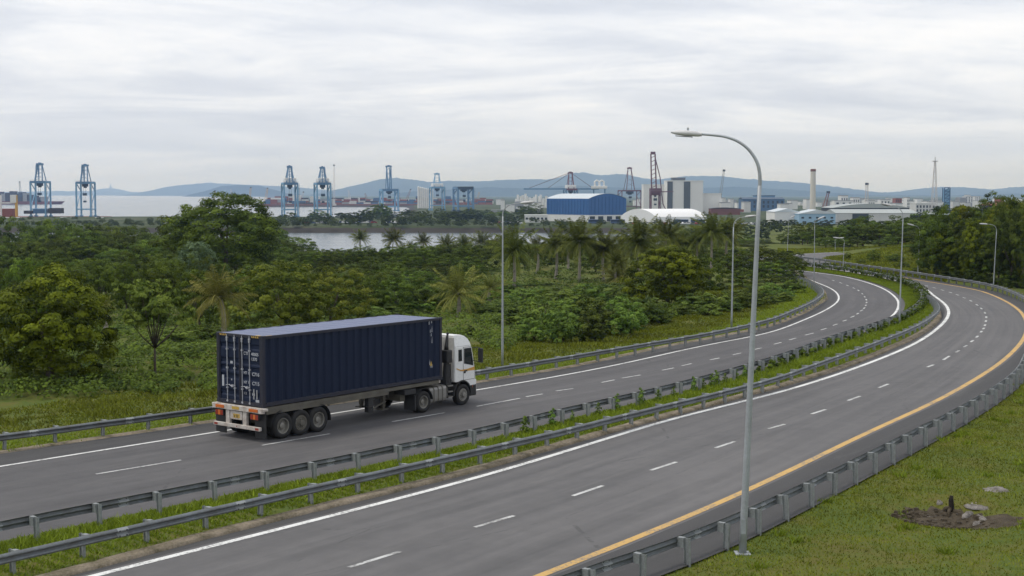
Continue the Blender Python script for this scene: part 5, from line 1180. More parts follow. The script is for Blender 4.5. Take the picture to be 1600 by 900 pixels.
# ------------------------------------------------------------------ the harbour
ZL = -10.0
def fpt(px, Y, z=ZL): return ((px - 800) / F * Y, Y, z)       # ground point seen in picture column px at distance Y
def zat(py, Y): return float(PD(800, py, Y)[2])
def wpx(n, Y): return n * Y / F
def crane(px, Y, ytop, yportal, wleg, label, cols, rz=0.0, gauge=None, house=True, apex=True, boom='up', cab=True, base=ZL, apexw=(.5, .22), brace=True, blen=40, legw=1.25, name='gantry_crane'):
    x, y, z = fpt(px, Y, base); o = empty(name, (x, y, z), rz, label, 'crane')
    main, deep = M[cols[0]], M[cols[1]]
    H = zat(ytop, Y) - z; hp = zat(yportal, Y) - z; W2 = wpx(wleg, Y) / 2; G2 = (gauge or W2 * 2) / 2
    for sx in (-1, 1):
        for sy in (-1, 1):
            MB().beam((sx * W2, sy * G2, 0), (sx * W2, sy * G2, hp), legw).build('leg', main, o)
            MB().box(sx * W2 - legw * .9, sx * W2 + legw * .9, sy * G2 - legw * 1.6, sy * G2 + legw * 1.6, 0, legw * .9).build('bogie', deep, o)
    for sy in (-1, 1): MB().beam((-W2, sy * G2, hp), (W2, sy * G2, hp), legw * 1.1, legw * 1.6).build('portal_beam', deep, o)
    for sy in (-1, 1): MB().beam((-W2, sy * G2, hp * .22), (W2, sy * G2, hp * .22), legw * .7, legw * .8).build('sill_beam', main, o)
    for sx in (-1, 1):
        m = MB().beam((sx * W2, -G2, hp), (sx * W2, G2, hp), legw, legw * 1.3).beam((sx * W2, -G2, hp * .22), (sx * W2, G2, hp * .22), legw * .8)
        if brace: m.beam((sx * W2, -G2, hp * .25), (sx * W2, G2, hp * .75), legw * .45).beam((sx * W2, G2, hp * .75), (sx * W2, -G2, hp), legw * .45)
        m.build('side_brace', main, o)
    a0, a1 = W2 * apexw[0] * 1.0, W2 * apexw[1] * 1.3
    if apex:
        m = MB()
        for sx in (-1, 1):
            m.beam((sx * a0, -G2 * .6, hp + 1), (sx * a1, 0, H - 1), legw * .8).beam((sx * a0, G2 * .9, hp + 1), (sx * a1, 0, H - 1.2), legw * .45)
            for k in range(1, 5):
                t = k / 5; m.beam((sx * (a0 + (a1 - a0) * t), -G2 * .6 * (1 - t), hp + (H - hp) * t), (-sx * (a0 + (a1 - a0) * min(1, t + .12)), -G2 * .6 * max(0, 1 - t - .12), hp + (H - hp) * min(1, t + .12)), legw * .16)
        m.build('apex_frame', deep, o)
        MB().box(-a1 - 1.0, a1 + 1.0, -1.6, 1.6, H - 2.2, H - .6).box(-a1 * .6, a1 * .6, -1, 1, H - .7, H).build('apex_head', deep, o)
    if house: MB().box(-W2 * .75, W2 * .9, -G2 * .6, G2 * 1.1, hp + .8, hp + .8 + max(3.6, H * .09)).build('machinery_house', M['w_house'], o, bevel=.4)
    if boom == 'up':
        L_ = H - hp - 1; m = MB()
        for sx in (-1, 1): m.beam((sx * a0 * .45, -G2 * 1.15, hp), (sx * a0 * .38, -G2 * .9, hp + L_ * .93), legw * .55)
        for k in range(7): m.beam((-a0 * .42, -G2 * 1.1, hp + L_ * k / 7.6), (a0 * .42, -G2 * 1.1, hp + L_ * (k + .5) / 7.6), legw * .2)
        m.build('boom', deep, o)
    elif boom == 'flat':
        m = MB()
        for sy in (-1.3, 1.3): m.beam((-blen * .62, sy, hp + .5), (blen * .38, sy, hp + .5), .9, 1.5)
        for k in range(20): m.beam((-blen * .62 + blen * k / 20, -1.3, hp + .5), (-blen * .62 + blen * (k + 1) / 20, 1.3, hp + .5), .3)
        m.build('boom', M['cont_grey'] if cols[0] == 'crane_red' else main, o)
        MB().beam((0, 0, H - 1), (-blen * .55, 0, hp + 1.4), .45).beam((0, 0, H - 1), (-blen * .3, 0, hp + 1.4), .35).beam((0, 0, H - 1), (blen * .3, 0, hp + 1.4), .4).build('stay_cable', deep, o)
    if cab:
        MB().box(-W2 * .35, W2 * .35, -G2 * .5, G2 * .2, hp - 3.4, hp - .6).box(-W2 * .18, W2 * .18, -G2 * .4, G2 * .1, hp - 4.6, hp - 3.2).build('trolley', M['crane_dark'], o, bevel=.3)
        for q, s in ((.62, 1.0), (.42, .7)):
            MB().box(-1.6 * s, 1.6 * s, -G2 * .4 - 1, -G2 * .4 + 1, hp * q, hp * q + 2.2 * s).beam((-.9 * s, -G2 * .4, hp * q + 2 * s), (-.9, -G2 * .4, hp - 3), .12).beam((.9 * s, -G2 * .4, hp * q + 2 * s), (.9, -G2 * .4, hp - 3), .12).build('hoist_block', M['crane_dark'], o)
    # ladders, railings
    m = MB().beam((W2 + legw, -G2 - .3, 0), (W2 + legw, -G2 - .3, hp), .25)
    for k in range(5): m.box(W2 + legw * .5, W2 + legw * 1.4, -G2 - .6, -G2 + .6, hp * (.12 + .18 * k), hp * (.12 + .18 * k) + .3)
    MB().box(-W2 - 1, W2 + 1, -G2 - legw, -G2 - legw * .8, hp + 1.6, hp + 1.75).build('railing', M['cont_grey'], o); m.build('ladder', M['cont_grey'], o); return o
crane(65, 1195, 254, 284.5, 23, 'leftmost blue quay crane with a full leg frame and A-shaped apex', ('crane_blue', 'crane_deep'), 0, 13, house=False, base=-10.2)
crane(135.5, 1195, 256, 285.5, 22, 'blue quay crane standing alone against open water, right of the leftmost one', ('crane_blue', 'crane_deep'), 0, 13, house=False, base=-10.2)
crane(453.5, 1175, 258, 287, 21, 'left one of the twin blue cranes with white machinery house above the wood', ('crane_blue', 'crane_deep'), .30, 15, apexw=(.55, .16))
crane(504.5, 1175, 259.5, 287, 21, 'right one of the twin blue cranes with white machinery house above the wood', ('crane_blue', 'crane_deep'), .30, 15, apexw=(.55, .16))
crane(608, 1560, 258, 297, 24, 'blue-grey crane with a narrow raised lattice boom before the hill', ('crane_blue', 'crane_deep'), .25, 22, house=False, apexw=(.22, .22), legw=1.6)
crane(683, 1640, 270, 293, 20, 'blue crane with white house beside the pale silos', ('crane_blue', 'crane_blue'), .2, 20, boom=None)
crane(724, 1560, 284, 294, 24, 'dark low blue crane without apex, right of the crane by the silos', ('crane_deep', 'crane_dark'), .3, 20, house=False, apex=False, boom=None, legw=2.0)
crane(891, 1500, 268, 296, 17, 'purple-red crane with long flat boom rising behind the blue warehouse', ('crane_deep', 'crane_red'), .1, 22, boom='flat', blen=82)
crane(983, 1600, 261, 298, 30, 'slender purple-red crane with tall apex right of the blue warehouse', ('crane_red', 'crane_red'), .15, 20, house=False, boom=None, apexw=(.42, .12), legw=.9)
o = crane(1023, 1290, 297, 300, 14, 'tall dark red crane with its boom raised straight up beside the pale silo block', ('crane_red', 'crane_red'), 0, 12, house=False, apex=False, boom=None, legw=1.0)
hb_ = zat(237, 1290) - ZL; h0 = zat(300, 1290) - ZL; m = MB()
for sx in (-1, 1): m.beam((sx * 2.2 - 1, 0, h0), (sx * 2.0 - 2.2, 0, hb_ - 2), 1.2)
for k in range(9): m.beam((-3.0 - .1 * k, 0, h0 + (hb_ - h0) * k / 9.4), (.9 - .1 * k, 0, h0 + (hb_ - h0) * (k + .5) / 9.4), .5)
m.box(-4.4, 0, -1, 1, hb_ - 2.6, hb_); m.build('boom', M['crane_red'], o)
MB().box(-5, 5, -5, 5, h0 - 3, h0 + 3.5).build('machinery_house', M['crane_red'], o); MB().tube([(-.5, 0, hb_ - 4), (4.5, 0, h0 + 14), (7.5, 0, 10), (13, 0, -.5)], .5, 6).beam((1, 0, h0), (17, 0, h0 + .5), .9).build('stay_cable', M['crane_red'], o)
# the white hooded machine on the flat boom
x, y, z = fpt(936, 1490); o = empty('ship_unloader', (x, y, z), 0, 'white hooded machinery house with two arches above the blue warehouse roof', 'crane')
z1 = zat(295, 1490) - z; m = MB().box(-8.5, 8.5, -4, 4, z1, z1 + 3.2)
m.build('machinery_house', M['w_house'], o, bevel=.5); m = MB()
for sx in (-1, 1): m.tube([(sx * 2.6 - 2.2, 0, z1 + 3), (sx * 2.6 - 2.4, 0, z1 + 7.5), (sx * 2.6, 0, z1 + 9.2), (sx * 2.6 + 2.4, 0, z1 + 7.5), (sx * 2.6 + 2.4, 0, z1 + 3)], 1.0, 8)
m.build('hood', M['w_house'], o)
for sx in (-6, 6): MB().beam((sx, 0, 0), (sx, 0, z1), 1.3).build('leg', M['crane_deep'], o)
def mastcrane(px, Y, ytop, ybase, lean, label, col, w=1.2, base=ZL, head=True, name='mobile_crane'):
    x, y, z = fpt(px, Y, base); o = empty(name, (x, y, z), 0, label, 'crane'); H = zat(ytop, Y) - z; L_ = wpx(lean, Y)
    m = MB()
    for a in (-w / 2, w / 2):
        for b in (-w / 2, w / 2): m.beam((a * 1.4, b, 2), (L_ + a * .6, b * .6, H), .28)
    for k in range(14): t = k / 14; m.beam((L_ * t - w * .6, -w / 2, 2 + (H - 2) * t), (L_ * (t + .07) + w * .6, -w / 2, 2 + (H - 2) * (t + .07)), .18)
    m.build('boom', M[col], o); MB().box(-3, 3, -2, 2, 0, 3.2).build('cabin', M[col], o, bevel=.2)
    if head: MB().box(L_ - 1.4, L_ + 1.4, -1, 1, H - 1.2, H + .8).build('boom_head', M['crane_dark'], o)
    return o
mastcrane(1122, 1500, 266, 310, 8, 'thin grey leaning harbour crane right of the pale silo block', 'cont_grey', 2)
mastcrane(1353, 1250, 287, 316, 0, 'white T-topped lattice crane behind the long curved roof', 'mast', 2.4)
mastcrane(1285, 1240, 300, 322, 8, 'short rust-red leaning crane right of the chimney', 'rust', 2.5)
mastcrane(523, 2300, 258, 310, 0, 'thin pale mast right of the twin blue cranes', 'mast', 1.6, base=-10)
mastcrane(34, 2980, 284, 300, -1, 'dark ship-top crane mast left of the leftmost blue crane', 'crane_dark', 3, base=3)
for i, (px, yt, ln) in enumerate([(415, 294, 4), (548, 297, -3), (634, 296, 8), (655, 300, 3), (470, 300, 5), (575, 302, -4), (390, 293, 3), (365, 296, -3), (335, 298, 2), (745, 300, 4)]):
    mastcrane(px, 2620 + 12 * i, yt, 318, ln, 'small pale yellow or red deck crane among the containers on the far quay', ['crane_yel', 'mast', 'rust'][i % 3], 3.0, base=-9, head=i % 2 == 0).__setitem__('group', 'deck cranes on the far quay')
# left pier
x0, _, _ = fpt(-90, 1190); x1, _, _ = fpt(166, 1190)
tag(MB().prism([(x0, 1178), (x1 - 3, 1178), (x1, 1190), (x1 - 4, 1222), (x0, 1222)], 'z', -14.6, -10.2).build('quay', M['quay'], None, bevel=.3), kind='structure')
o = empty('gantry', (*fpt(13, 1188)[:2], -10.2), 0, 'small yellow and white gantry at the left edge of the pier', 'gantry crane')
for px in (2, 27): MB().beam((wpx(px - 13, 1188), 0, 0), (wpx(px - 13, 1188), 0, zat(305, 1188) + 10.2), 1.9).build('leg', M['crane_yel'] if px > 20 else M['w_house'], o)
MB().beam((wpx(-13, 1188), 0, 12.0), (wpx(14, 1188), 0, 12.0), 1.2).box(3, 8, -1.5, 1.5, zat(310, 1188) + 6.5, zat(304, 1188) + 10).build('beam', M['w_house'], o)
def block(px0, px1, yt, yb, Y, D, mat, label, name='shipping_container', cat='shipping container', group=None, base=None):
    z0 = zat(yb, Y) if base is None else base; z1 = zat(yt, Y); x0, x1 = fpt(px0, Y)[0], fpt(px1, Y)[0]; cx = (x0 + x1) / 2
    o = MB().box(x0 - cx, x1 - cx, -D / 2, D / 2, 0, z1 - z0).build(name, M[mat], None, bevel=min(.15, (x1 - x0) / 20)); o.location = (cx, Y, z0); return tag(o, label, cat, group)
block(79.5, 98.5, 325, 333.5, 1188, 9, 'cont_dark', 'dark maroon cargo box on the pier between the two left cranes', 'cargo_box', 'cargo box')
block(55, 77, 326.5, 333.5, 1192, 8, 'cont_blue', 'dark blue cargo box between the legs of the leftmost crane', 'cargo_box', 'cargo box')
block(40, 52, 329, 334, 1189, 6, 'cont_dark', 'low dark cargo box left of the leftmost crane leg', 'cargo_box', 'cargo box')
block(-20, 24, 326, 332, 1200, 10, 'rust', 'long rust red shed under the yellow gantry', 'shed', 'shed', base=-10.2)
for i, (px, w) in enumerate([(4, 12), (20, 14), (96, 8), (150, 12), (112, 8)]): block(px, px + w, 341.5, 344, 1150, 4, 'w_house', 'low white parked lorry in the trees in front of the left pier', 'parked_truck', 'truck', 'white vehicles before the left pier', base=ZL)
# ships
def hull(px0, px1, ywl, ydeck, Y, beam, mat, name, label, bow=.06):
    x0, x1 = fpt(px0, Y)[0], fpt(px1, Y)[0]; zd = zat(ydeck, Y); o = empty(name, ((x0 + x1) / 2, Y, -14), 0, label, 'ship'); h = (x1 - x0) / 2
    dk = [(-h, -beam / 2), (h * (1 - bow * 2), -beam / 2), (h, 0), (h * (1 - bow * 2), beam / 2), (-h, beam / 2)]; bt = [(-h + 2, -beam / 2.2), (h * (1 - bow * 3), -beam / 2.2), (h * (1 - bow), 0), (h * (1 - bow * 3), beam / 2.2), (-h + 2, beam / 2.2)]
    v = [(a, b, -1) for a, b in bt] + [(a, b, zd + 14) for a, b in dk]
    MB().add(v, [(4, 3, 2, 1, 0), (5, 6, 7, 8, 9)] + [(i, (i + 1) % 5, (i + 1) % 5 + 5, i + 5) for i in range(5)]).build('hull', M[mat], o); return o, h, zd + 14
o, h, zd = hull(-110, 103, 319, 314.5, 3150, 32, 'hull_red', 'cargo_ship', 'long dark cargo ship with a red waterline behind the leftmost crane')
rs = np.random.RandomState(9)
for i in range(26):
    a = -h + 10 + (2 * h - 52) * i / 26; hh = (zat(300, 3150) + 14 - zd) * (1 - .55 * ss(.72, 1.0, i / 26)) * (.75 + .35 * rs.rand()); MB().box(a, a + (2 * h - 52) / 26 * .94, -13, 13, zd, zd + hh).build('cargo_stack', M[['hull_dark', 'cont_blue', 'cont_dark', 'hull_dark', 'cont_grey'][rs.randint(5)]], o)
MB().box(-h * .36, -h * .28, -10, 10, zd, zat(286, 3150) + 14).box(-h * .38, -h * .26, -12, 12, zat(291, 3150) + 14, zat(289, 3150) + 14).build('bridge', M['cont_grey'], o)
MB().beam((-h * .05, 0, zd), (-h * .05, 0, zat(287, 3150) + 14), 4).box(-h * .05 - 5, -h * .05 + 5, -4, 4, zat(289, 3150) + 14, zat(286, 3150) + 14).build('mast', M['crane_dark'], o)
# far quay with its ships and stacked containers
xa, xb_ = fpt(405, 2520)[0], fpt(770, 2520)[0]
tag(MB().box(xa, xb_, 2490, 2540, -15, -9.0).build('quay', M['quay'], None), kind='structure')
rs = np.random.RandomState(17); CC = ['rust', 'cont_blue', 'cont_grey', 'cont_white', 'rust', 'cont_dark', 'cont_blue', 'rust']; CN = {'rust': 'rust red', 'cont_blue': 'dark blue', 'cont_grey': 'grey', 'cont_white': 'white', 'cont_dark': 'dark brown'}
cme = {}
for k in CN:
    cme[k] = MB().box(-6.1, 6.1, -3.6, 3.6, 0, 2.75).mesh('shipping_container', M[k])
cnt = 0; px = 418.0; row = 0
while px < 1160:
    if px >= 770 and row < 2: row += 1; px = 418.0 + 3 * row
    Y = 2560 + 45 * row if px < 770 else 1420 + 60 * rs.rand()
    if 835 < px < 1075: px += 10; continue
    stepx = 12.7 * F / Y; tall = rs.randint(1 + row, 4 + row) if px < 770 else rs.randint(1, 3)
    if rs.rand() < .2: px += stepx; continue
    for j in range(tall):
        if cnt >= 290: break
        k = CC[rs.randint(8)]; o = link('shipping_container', cme[k]); o.location = (*fpt(px, Y)[:2], (-9.0 if px < 770 else -9.6) + 2.78 * j); o.rotation_euler = (0, 0, 0)
        tag(o, '%s shipping container stacked %s' % (CN[k], 'on the far quay beyond the bay' if px < 770 else 'in the yard below the pale silo block'), 'shipping container', '%s containers %s' % (CN[k], 'on the far quay' if px < 770 else 'in the yard')); cnt += 1
    px += stepx * (1.02 + .1 * rs.rand())
for i, (px0, px1, yt, m_) in enumerate([(425, 446, 309, 'w_house'), (459, 470, 305, 'w_house'), (486, 500, 307, 'cont_white'), (546, 562, 309, 'w_house'), (628, 650, 311, 'w_house'), (580, 592, 312, 'cont_white'), (700, 712, 314, 'w_house'), (520, 528, 311, 'cont_white')]):
    block(px0, px1, yt, 319, 2600 + i * 6, 18, m_, 'white deckhouse of a ship berthed at the far quay', 'deckhouse', 'ship deckhouse', 'white deckhouses on the far quay', base=-9)
def bld(px0, px1, yt, yb, Y, D, wall, roofm, label, roof='flat', rise=2.0, name='building', cat='building', bands=(), win=None, base=None, rz=0.0, door=None, plinth=None):
    x0, x1 = fpt(px0, Y)[0], fpt(px1, Y)[0]; z0 = (ZL if base is None else base); z1 = zat(yt, Y); W2 = (x1 - x0) / 2; h = z1 - z0
    o = empty(name, ((x0 + x1) / 2, Y, z0), rz, label, cat)
    MB().box(-W2, W2, 0, D, -.5, h).build('wall', M[wall], o)
    if roof == 'flat':
        MB().box(-W2 - .25, W2 + .25, -.25, D + .25, h, h + .7).build('roof', M[roofm], o)
    elif roof == 'gable_x':    # ridge along x
        MB().prism([(-.5, h + .02), (D / 2, h + rise), (D + .5, h + .02)], 'x', -W2 - .4, W2 + .4).build('roof', M[roofm], o)
    elif roof == 'gable_y':    # gable faces us
        MB().prism([(-W2 - .4, h + .02), (0, h + rise), (W2 + .4, h + .02)], 'y', -.4, D + .4).build('roof', M[roofm], o)
    elif roof == 'arch':
        pts = [(-W2 - .4 + (2 * W2 + .8) * t, h + .02 + rise * (1 - (2 * t - 1) ** 2)) for t in np.linspace(0, 1, 13)]; MB().prism(pts, 'y', -.4, D + .4).build('roof', M[roofm], o)
    for a, b, mt in bands: MB().box(-W2 + 2 * W2 * a, -W2 + 2 * W2 * b, -.35, .02, .4, h - .4).build('panel', M[mt], o)
    if win:
        n, rows, za, zb, wf = win
        for r_ in range(rows):
            for i in range(n):
                cxw = -W2 + 2 * W2 * (i + .5) / n; zc = h * (za + (zb - za) * (r_ + .5) / rows); ww = W2 / n * wf; hh = h * (zb - za) / rows * .32
                f = MB().box(cxw - ww, cxw + ww, -.12, .02, zc - hh, zc + hh).build('window', M['window'], o)
    if door:
        for a, b, hh in door: MB().box(-W2 + 2 * W2 * a, -W2 + 2 * W2 * b, -.15, .02, .05, h * hh).build('door', M['window'], o)
    if plinth: MB().box(-W2 - .2, W2 + .2, -.2, D + .2, -.4, h * plinth).build('plinth', M['w_house'], o)
    return o
# blue warehouse: long side on the left, curved gable on the right
Yw = 980; x, y, z = fpt(979, Yw); hw = zat(310, Yw) - ZL; wz = empty('warehouse', fpt(918, Yw), 0, 'big blue warehouse with pale curved roof and white base', 'warehouse')
xa, xm, xr = wpx(856 - 918, Yw), wpx(919 - 918, Yw), wpx(980 - 918, Yw)
A_, B_, C_ = np.array([xa, 34.0]), np.array([xm, 0.0]), np.array([xr, 10.0]); D_ = A_ + C_ - B_
hb0 = zat(336, Yw) - ZL
def wallp(p, q, h0, h1, mat, nm, t=.6):
    d = (q - p) / np.linalg.norm(q - p); n = np.array([-d[1], d[0]]) * t
    return MB().add([(*p, h0), (*q, h0), (*(q + n), h0), (*(p + n), h0), (*p, h1), (*q, h1), (*(q + n), h1), (*(p + n), h1)], [(3, 2, 1, 0), (4, 5, 6, 7), (0, 1, 5, 4), (1, 2, 6, 5), (2, 3, 7, 6), (3, 0, 4, 7)]).build(nm, M[mat], wz)
wallp(A_, B_, hb0, hw - .3, 'shed_blue', 'wall'); wallp(D_, A_, hb0, hw - .3, 'shed_blue', 'wall')
n = 16; arc = [(B_ + (C_ - B_) * t, hw - .3 + 3.6 * math.sin(math.pi * t) ** .9) for t in np.linspace(0, 1, n)]
v = [(*p, hb0) for p, h in arc] + [(*p, h) for p, h in arc]; MB().add(v, [(i, i + 1, i + 1 + n, i + n) for i in range(n - 1)]).build('gable_wall', M['shed_blue'], wz)
off2 = A_ - B_
v = [(*(p - off2 * .01), h + .15) for p, h in arc] + [(*(p + off2 * 1.01), h + .15) for p, h in arc]; MB().add(v, [(i, i + 1, i + 1 + n, i + n) for i in range(n - 1)]).build('roof', M['shed_roof'], wz, True)
m = MB()
for t in np.linspace(.04, .96, 14):
    p = A_ + (B_ - A_) * t; d = (B_ - A_) / np.linalg.norm(B_ - A_); nn = np.array([d[1], -d[0]]) * .25; m.beam((*(p + nn), hb0), (*(p + nn), hw - .4), .5)
for t in np.linspace(.08, .92, 10):
    p = B_ + (C_ - B_) * t; d = (C_ - B_) / np.linalg.norm(C_ - B_); nn = np.array([d[1], -d[0]]) * .25; m.beam((*(p + nn), hb0), (*(p + nn), hw + 1.5 * math.sin(math.pi * t)), .4)
m.build('cladding_rib', M['shed_blue'], wz)
for p, q in ((A_, B_), (B_, C_)): wallp(p, q, -.5, hb0, 'w_house', 'plinth', .5)
for t in (.1, .32, .55, .78):
    p = B_ + (C_ - B_) * t; MB().box(p[0] - 2, p[0] + 2, p[1] - .6, p[1] + .1, 0, 3.6).build('door', M['window'], wz)
bld(820, 856, 337, 347, 955, 12, 'w_house', 'w_house', 'low white building at the left foot of the blue warehouse', win=(6, 1, .3, .8, .6))
# white tent shed
Yt = 935; x, y, z = fpt(1040, Yt); tn = empty('tent_hall', fpt(1040, Yt), 0, 'large white membrane tent hall right of the blue warehouse', 'tent hall')
zr, ze = zat(326.5, Yt) - ZL, zat(339, Yt) - ZL; p0, p1, p2 = wpx(972 - 1040, Yt), wpx(1024 - 1040, Yt), wpx(1106 - 1040, Yt); rx = wpx(998 - 1040, Yt)
A_, B_ = np.array([p0, 14.0]), np.array([p1, 0.0]); sh = np.array([p2 - p1, 8.0]); n = 13
arc = [(A_ + (B_ - A_) * t, ze + (zr - ze) * math.sin(math.pi * t) ** .75) for t in np.linspace(0, 1, n)]
MB().add([(*p, -.5) for p, h in arc] + [(*p, h) for p, h in arc], [(i, i + 1, i + 1 + n, i + n) for i in range(n - 1)]).build('gable_wall', M['tent'], tn)
MB().add([(*p, h) for p, h in arc] + [(*(p + sh), h) for p, h in arc], [(i, i + 1, i + 1 + n, i + n) for i in range(n - 1)]).build('roof', M['tent'], tn, True)
MB().add([(*B_, -.5), (*(B_ + sh), -.5), (*(B_ + sh), ze), (*B_, ze)], [(0, 1, 2, 3)]).build('wall', M['tent'], tn)
MB().add([(*(p + sh), -.5) for p, h in arc] + [(*(p + sh), h) for p, h in arc], [(i, i + 1, i + 1 + n, i + n) for i in range(n - 1)]).build('gable_wall', M['tent'], tn)
# pale silo block
bld(1042, 1098, 283, 321, 1350, 30, 'pale_wall', 'pale_wall', 'tall pale silo block with two dark vertical bands', bands=((.0, .15, 'silo_dark'), (.46, .64, 'silo_dark')), name='silo_block')
bld(1005, 1041, 289, 322, 1380, 20, 'pale_wall', 'pale_wall', 'pale tower block behind the raised dark red crane boom', name='silo_block')
bld(1050, 1070, 278.5, 283, 1372, 12, 'silo_dark', 'silo_dark', 'dark plant house on the roof of the tall silo block', base=zat(283, 1372))
bld(1098, 1126, 303, 321, 1360, 22, 'pale_wall', 'pale_wall', 'lower pale wing right of the tall silo block', name='silo_block')
bld(1126, 1140, 317, 322, 1350, 14, 'w_house', 'cont_grey', 'small white flat shed right of the silo wing')
bld(1110, 1156, 326, 329, 1300, 14, 'quay', 'dark_roof_and_shade', 'long rust red shed with a dark roof below the silo wing', roof='arch', rise=1.0)
bld(1160, 1225, 311, 325, 1600, 30, 'cont_blue', 'crane_dark', 'blue plant building behind the nearest lamp pole', win=(9, 2, .2, .9, .4), roof='gable_x')
bld(1180, 1210, 306, 312, 1640, 20, 'crane_deep', 'crane_dark', 'dark blue tower on top of the blue plant', base=zat(314, 1640))
# chimney
Yc = 1210; x, y, z = fpt(1269, Yc); o = empty('chimney', (x, y, z), 0, 'tall pale concrete chimney with a dark red-brown top', 'chimney'); H = zat(264, Yc) - z; r0 = wpx(8.6, Yc) / 2
MB().lathe([(r0 * 1.06, -.5), (r0, H * .5), (r0 * .94, H - 2.2)], (0, 0, 0), 'z', 24).build('shaft', M['stack_con'], o, True)
MB().lathe([(r0 * .98, H - 2.2), (r0 * .96, H), (r0 * .7, H), (r0 * .7, H - 4)], (0, 0, 0), 'z', 24).build('cap', M['brick'], o, True)
# low halls on the right
bld(1210, 1249, 331, 350, 900, 30, 'pale_wall', 'shed_roof', 'white gabled hall left of the light blue hall', roof='gable_y', rise=2.2, door=((.2, .3, .35), (.6, .7, .35)))
bld(1248, 1305, 334, 351, 885, 26, 'sky_blue', 'shed_roof', 'light blue gabled hall below the chimney', roof='gable_y', rise=2.6, win=(5, 1, .5, .75, .35), door=((.1, .2, .3), (.75, .85, .3)))
bld(1306, 1432, 333, 352, 905, 34, 'cont_white', 'grey_roof', 'long low white hall with a grey roof right of the light blue hall', roof='gable_x', rise=2.4, bands=((.2, .40, 'window'),))
m_o = bld(1300, 1420, 325, 334, 1090, 40, 'dark_roof_and_shade', 'grey_roof', 'wide open stand with grey curved roof and inside shade painted as dark walls', roof='arch', rise=3.4)  # solid dark walls carry the shade of the open inside as colour
for i, (a, b, yt, Y, lab) in enumerate([(1313, 1324, 306, 1500, 'white cubic tower block left of the T-topped crane'), (1303, 1332, 314, 1480, 'low white block beneath the white cubic tower'), (1332, 1342, 309, 1510, 'small white block between the cubic tower and the T-topped crane'), (1356, 1366, 314, 1490, 'small white block right of the T-topped crane'), (1375, 1390, 312, 1520, 'white plant building above the right end of the curved roof'), (1416, 1420, 309, 1530, 'narrow white tower right of the curved roof'), (1398, 1408, 310, 1700, 'reddish tower block behind the curved roof')]):
    bld(a, b, yt, 322, Y, 14, 'rust' if 'reddish' in lab else 'w_house', 'cont_grey', lab, win=(3, 3, .2, .9, .4))
bld(1430, 1460, 318, 330, 1300, 20, 'cont_white', 'w_house', 'white terraced building left of the lattice mast', win=(6, 2, .2, .9, .5))
bld(1421, 1492, 335.5, 340, 905, 20, 'dark_roof_and_shade', 'shed_roof', 'long low shelter with a pale flat roof right of the white hall')
for i, (a, b, yt) in enumerate([(1498, 1506, 309), (1507, 1519, 307), (1522, 1530, 307), (1510, 1515, 305)]):
    bld(a, b, yt, 321, 2200 + 10 * i, 16, 'pale_wall', 'cont_grey', ['short pale apartment block, leftmost of the far cluster', 'wide pale apartment block in the middle of the far cluster', 'pale apartment block at the right of the far cluster', 'narrow pale stair tower behind the far apartment blocks'][i], name='apartment_block', win=(3, 6, .08, .95, .45))
bld(1540, 1572, 321, 334, 1150, 16, 'dark_roof_and_shade', 'rust', 'dark shed with rusty roof under the two short stacks at right', roof='gable_x'); 
for i, (px, yt, Y, r_, lab) in enumerate([(1560, 309, 1200, 4.0, 'rust red storage tower near the right edge'), (1553, 300, 1220, .5, 'thin dark chimney left of the rust red storage tower')]):
    x, y, z = fpt(px, Y); o = empty('tower', (x, y, z), 0, lab, 'tower'); H = zat(yt, Y) - z; MB().lathe([(r_, -.5), (r_, H)], (0, 0, 0), 'z', 14).build('shaft', M['rust'] if r_ > 1 else M['crane_dark'], o); MB().lathe([(.01, H + .5), (r_ * 1.1, H + .3), (r_ * 1.1, H)], (0, 0, 0), 'z', 14).build('cap', M['cont_grey'], o)
# lattice mast and blue scaffold tower
Ym = 1250; x, y, z = fpt(1458.5, Ym); o = empty('lattice_mast', (x, y, z), 0, 'tall slender white lattice mast standing on the right above the trees', 'mast'); H = zat(245, Ym) - z; m = MB(); b0, b1 = 2.6, .5; hm = zat(252, Ym) - z
for a, b in ((-1, -1), (1, -1), (1, 1), (-1, 1)): m.beam((a * b0, b * b0, 0), (a * b1, b * b1, hm), .42)
for k in range(16):
    t, u = k / 16, (k + 1) / 16; s = -1 if k % 2 else 1; wa, wb = b0 + (b1 - b0) * t, b0 + (b1 - b0) * u; m.beam((s * wa, -wa, hm * t), (-s * wb, -wb, hm * u), .2).beam((-wa, -wa, hm * t), (wa, -wa, hm * t), .2)
m.build('lattice', M['mast'], o); MB().beam((0, 0, hm - 1), (0, 0, H), .5).box(-2.4, 2.4, -.6, .6, hm - .3, hm + .4).build('antenna', M['cont_grey'], o)
Ym = 1700; x, y, z = fpt(1477, Ym); o = empty('scaffold_tower', (x, y, z), 0, 'dark blue framed tower right of the white lattice mast', 'tower'); H = zat(293, Ym) - z; m = MB()
for a, b in ((-1, -1), (1, -1), (1, 1), (-1, 1)): m.beam((a * 3.4, b * 3.4, 0), (a * 3.4, b * 3.4, H), 1.0)
for k in range(6): m.beam((-3.4, -3.4, H * k / 6), (3.4, -3.4, H * (k + 1) / 6), .6).beam((-3.4, -3.4, H * (k + 1) / 6), (3.4, -3.4, H * (k + 1) / 6), .7)
m.build('frame', M['cont_blue'], o); MB().box(-3.0, 3.0, -3, 3, H * .2, H * .92).build('core', M['crane_blue'], o)
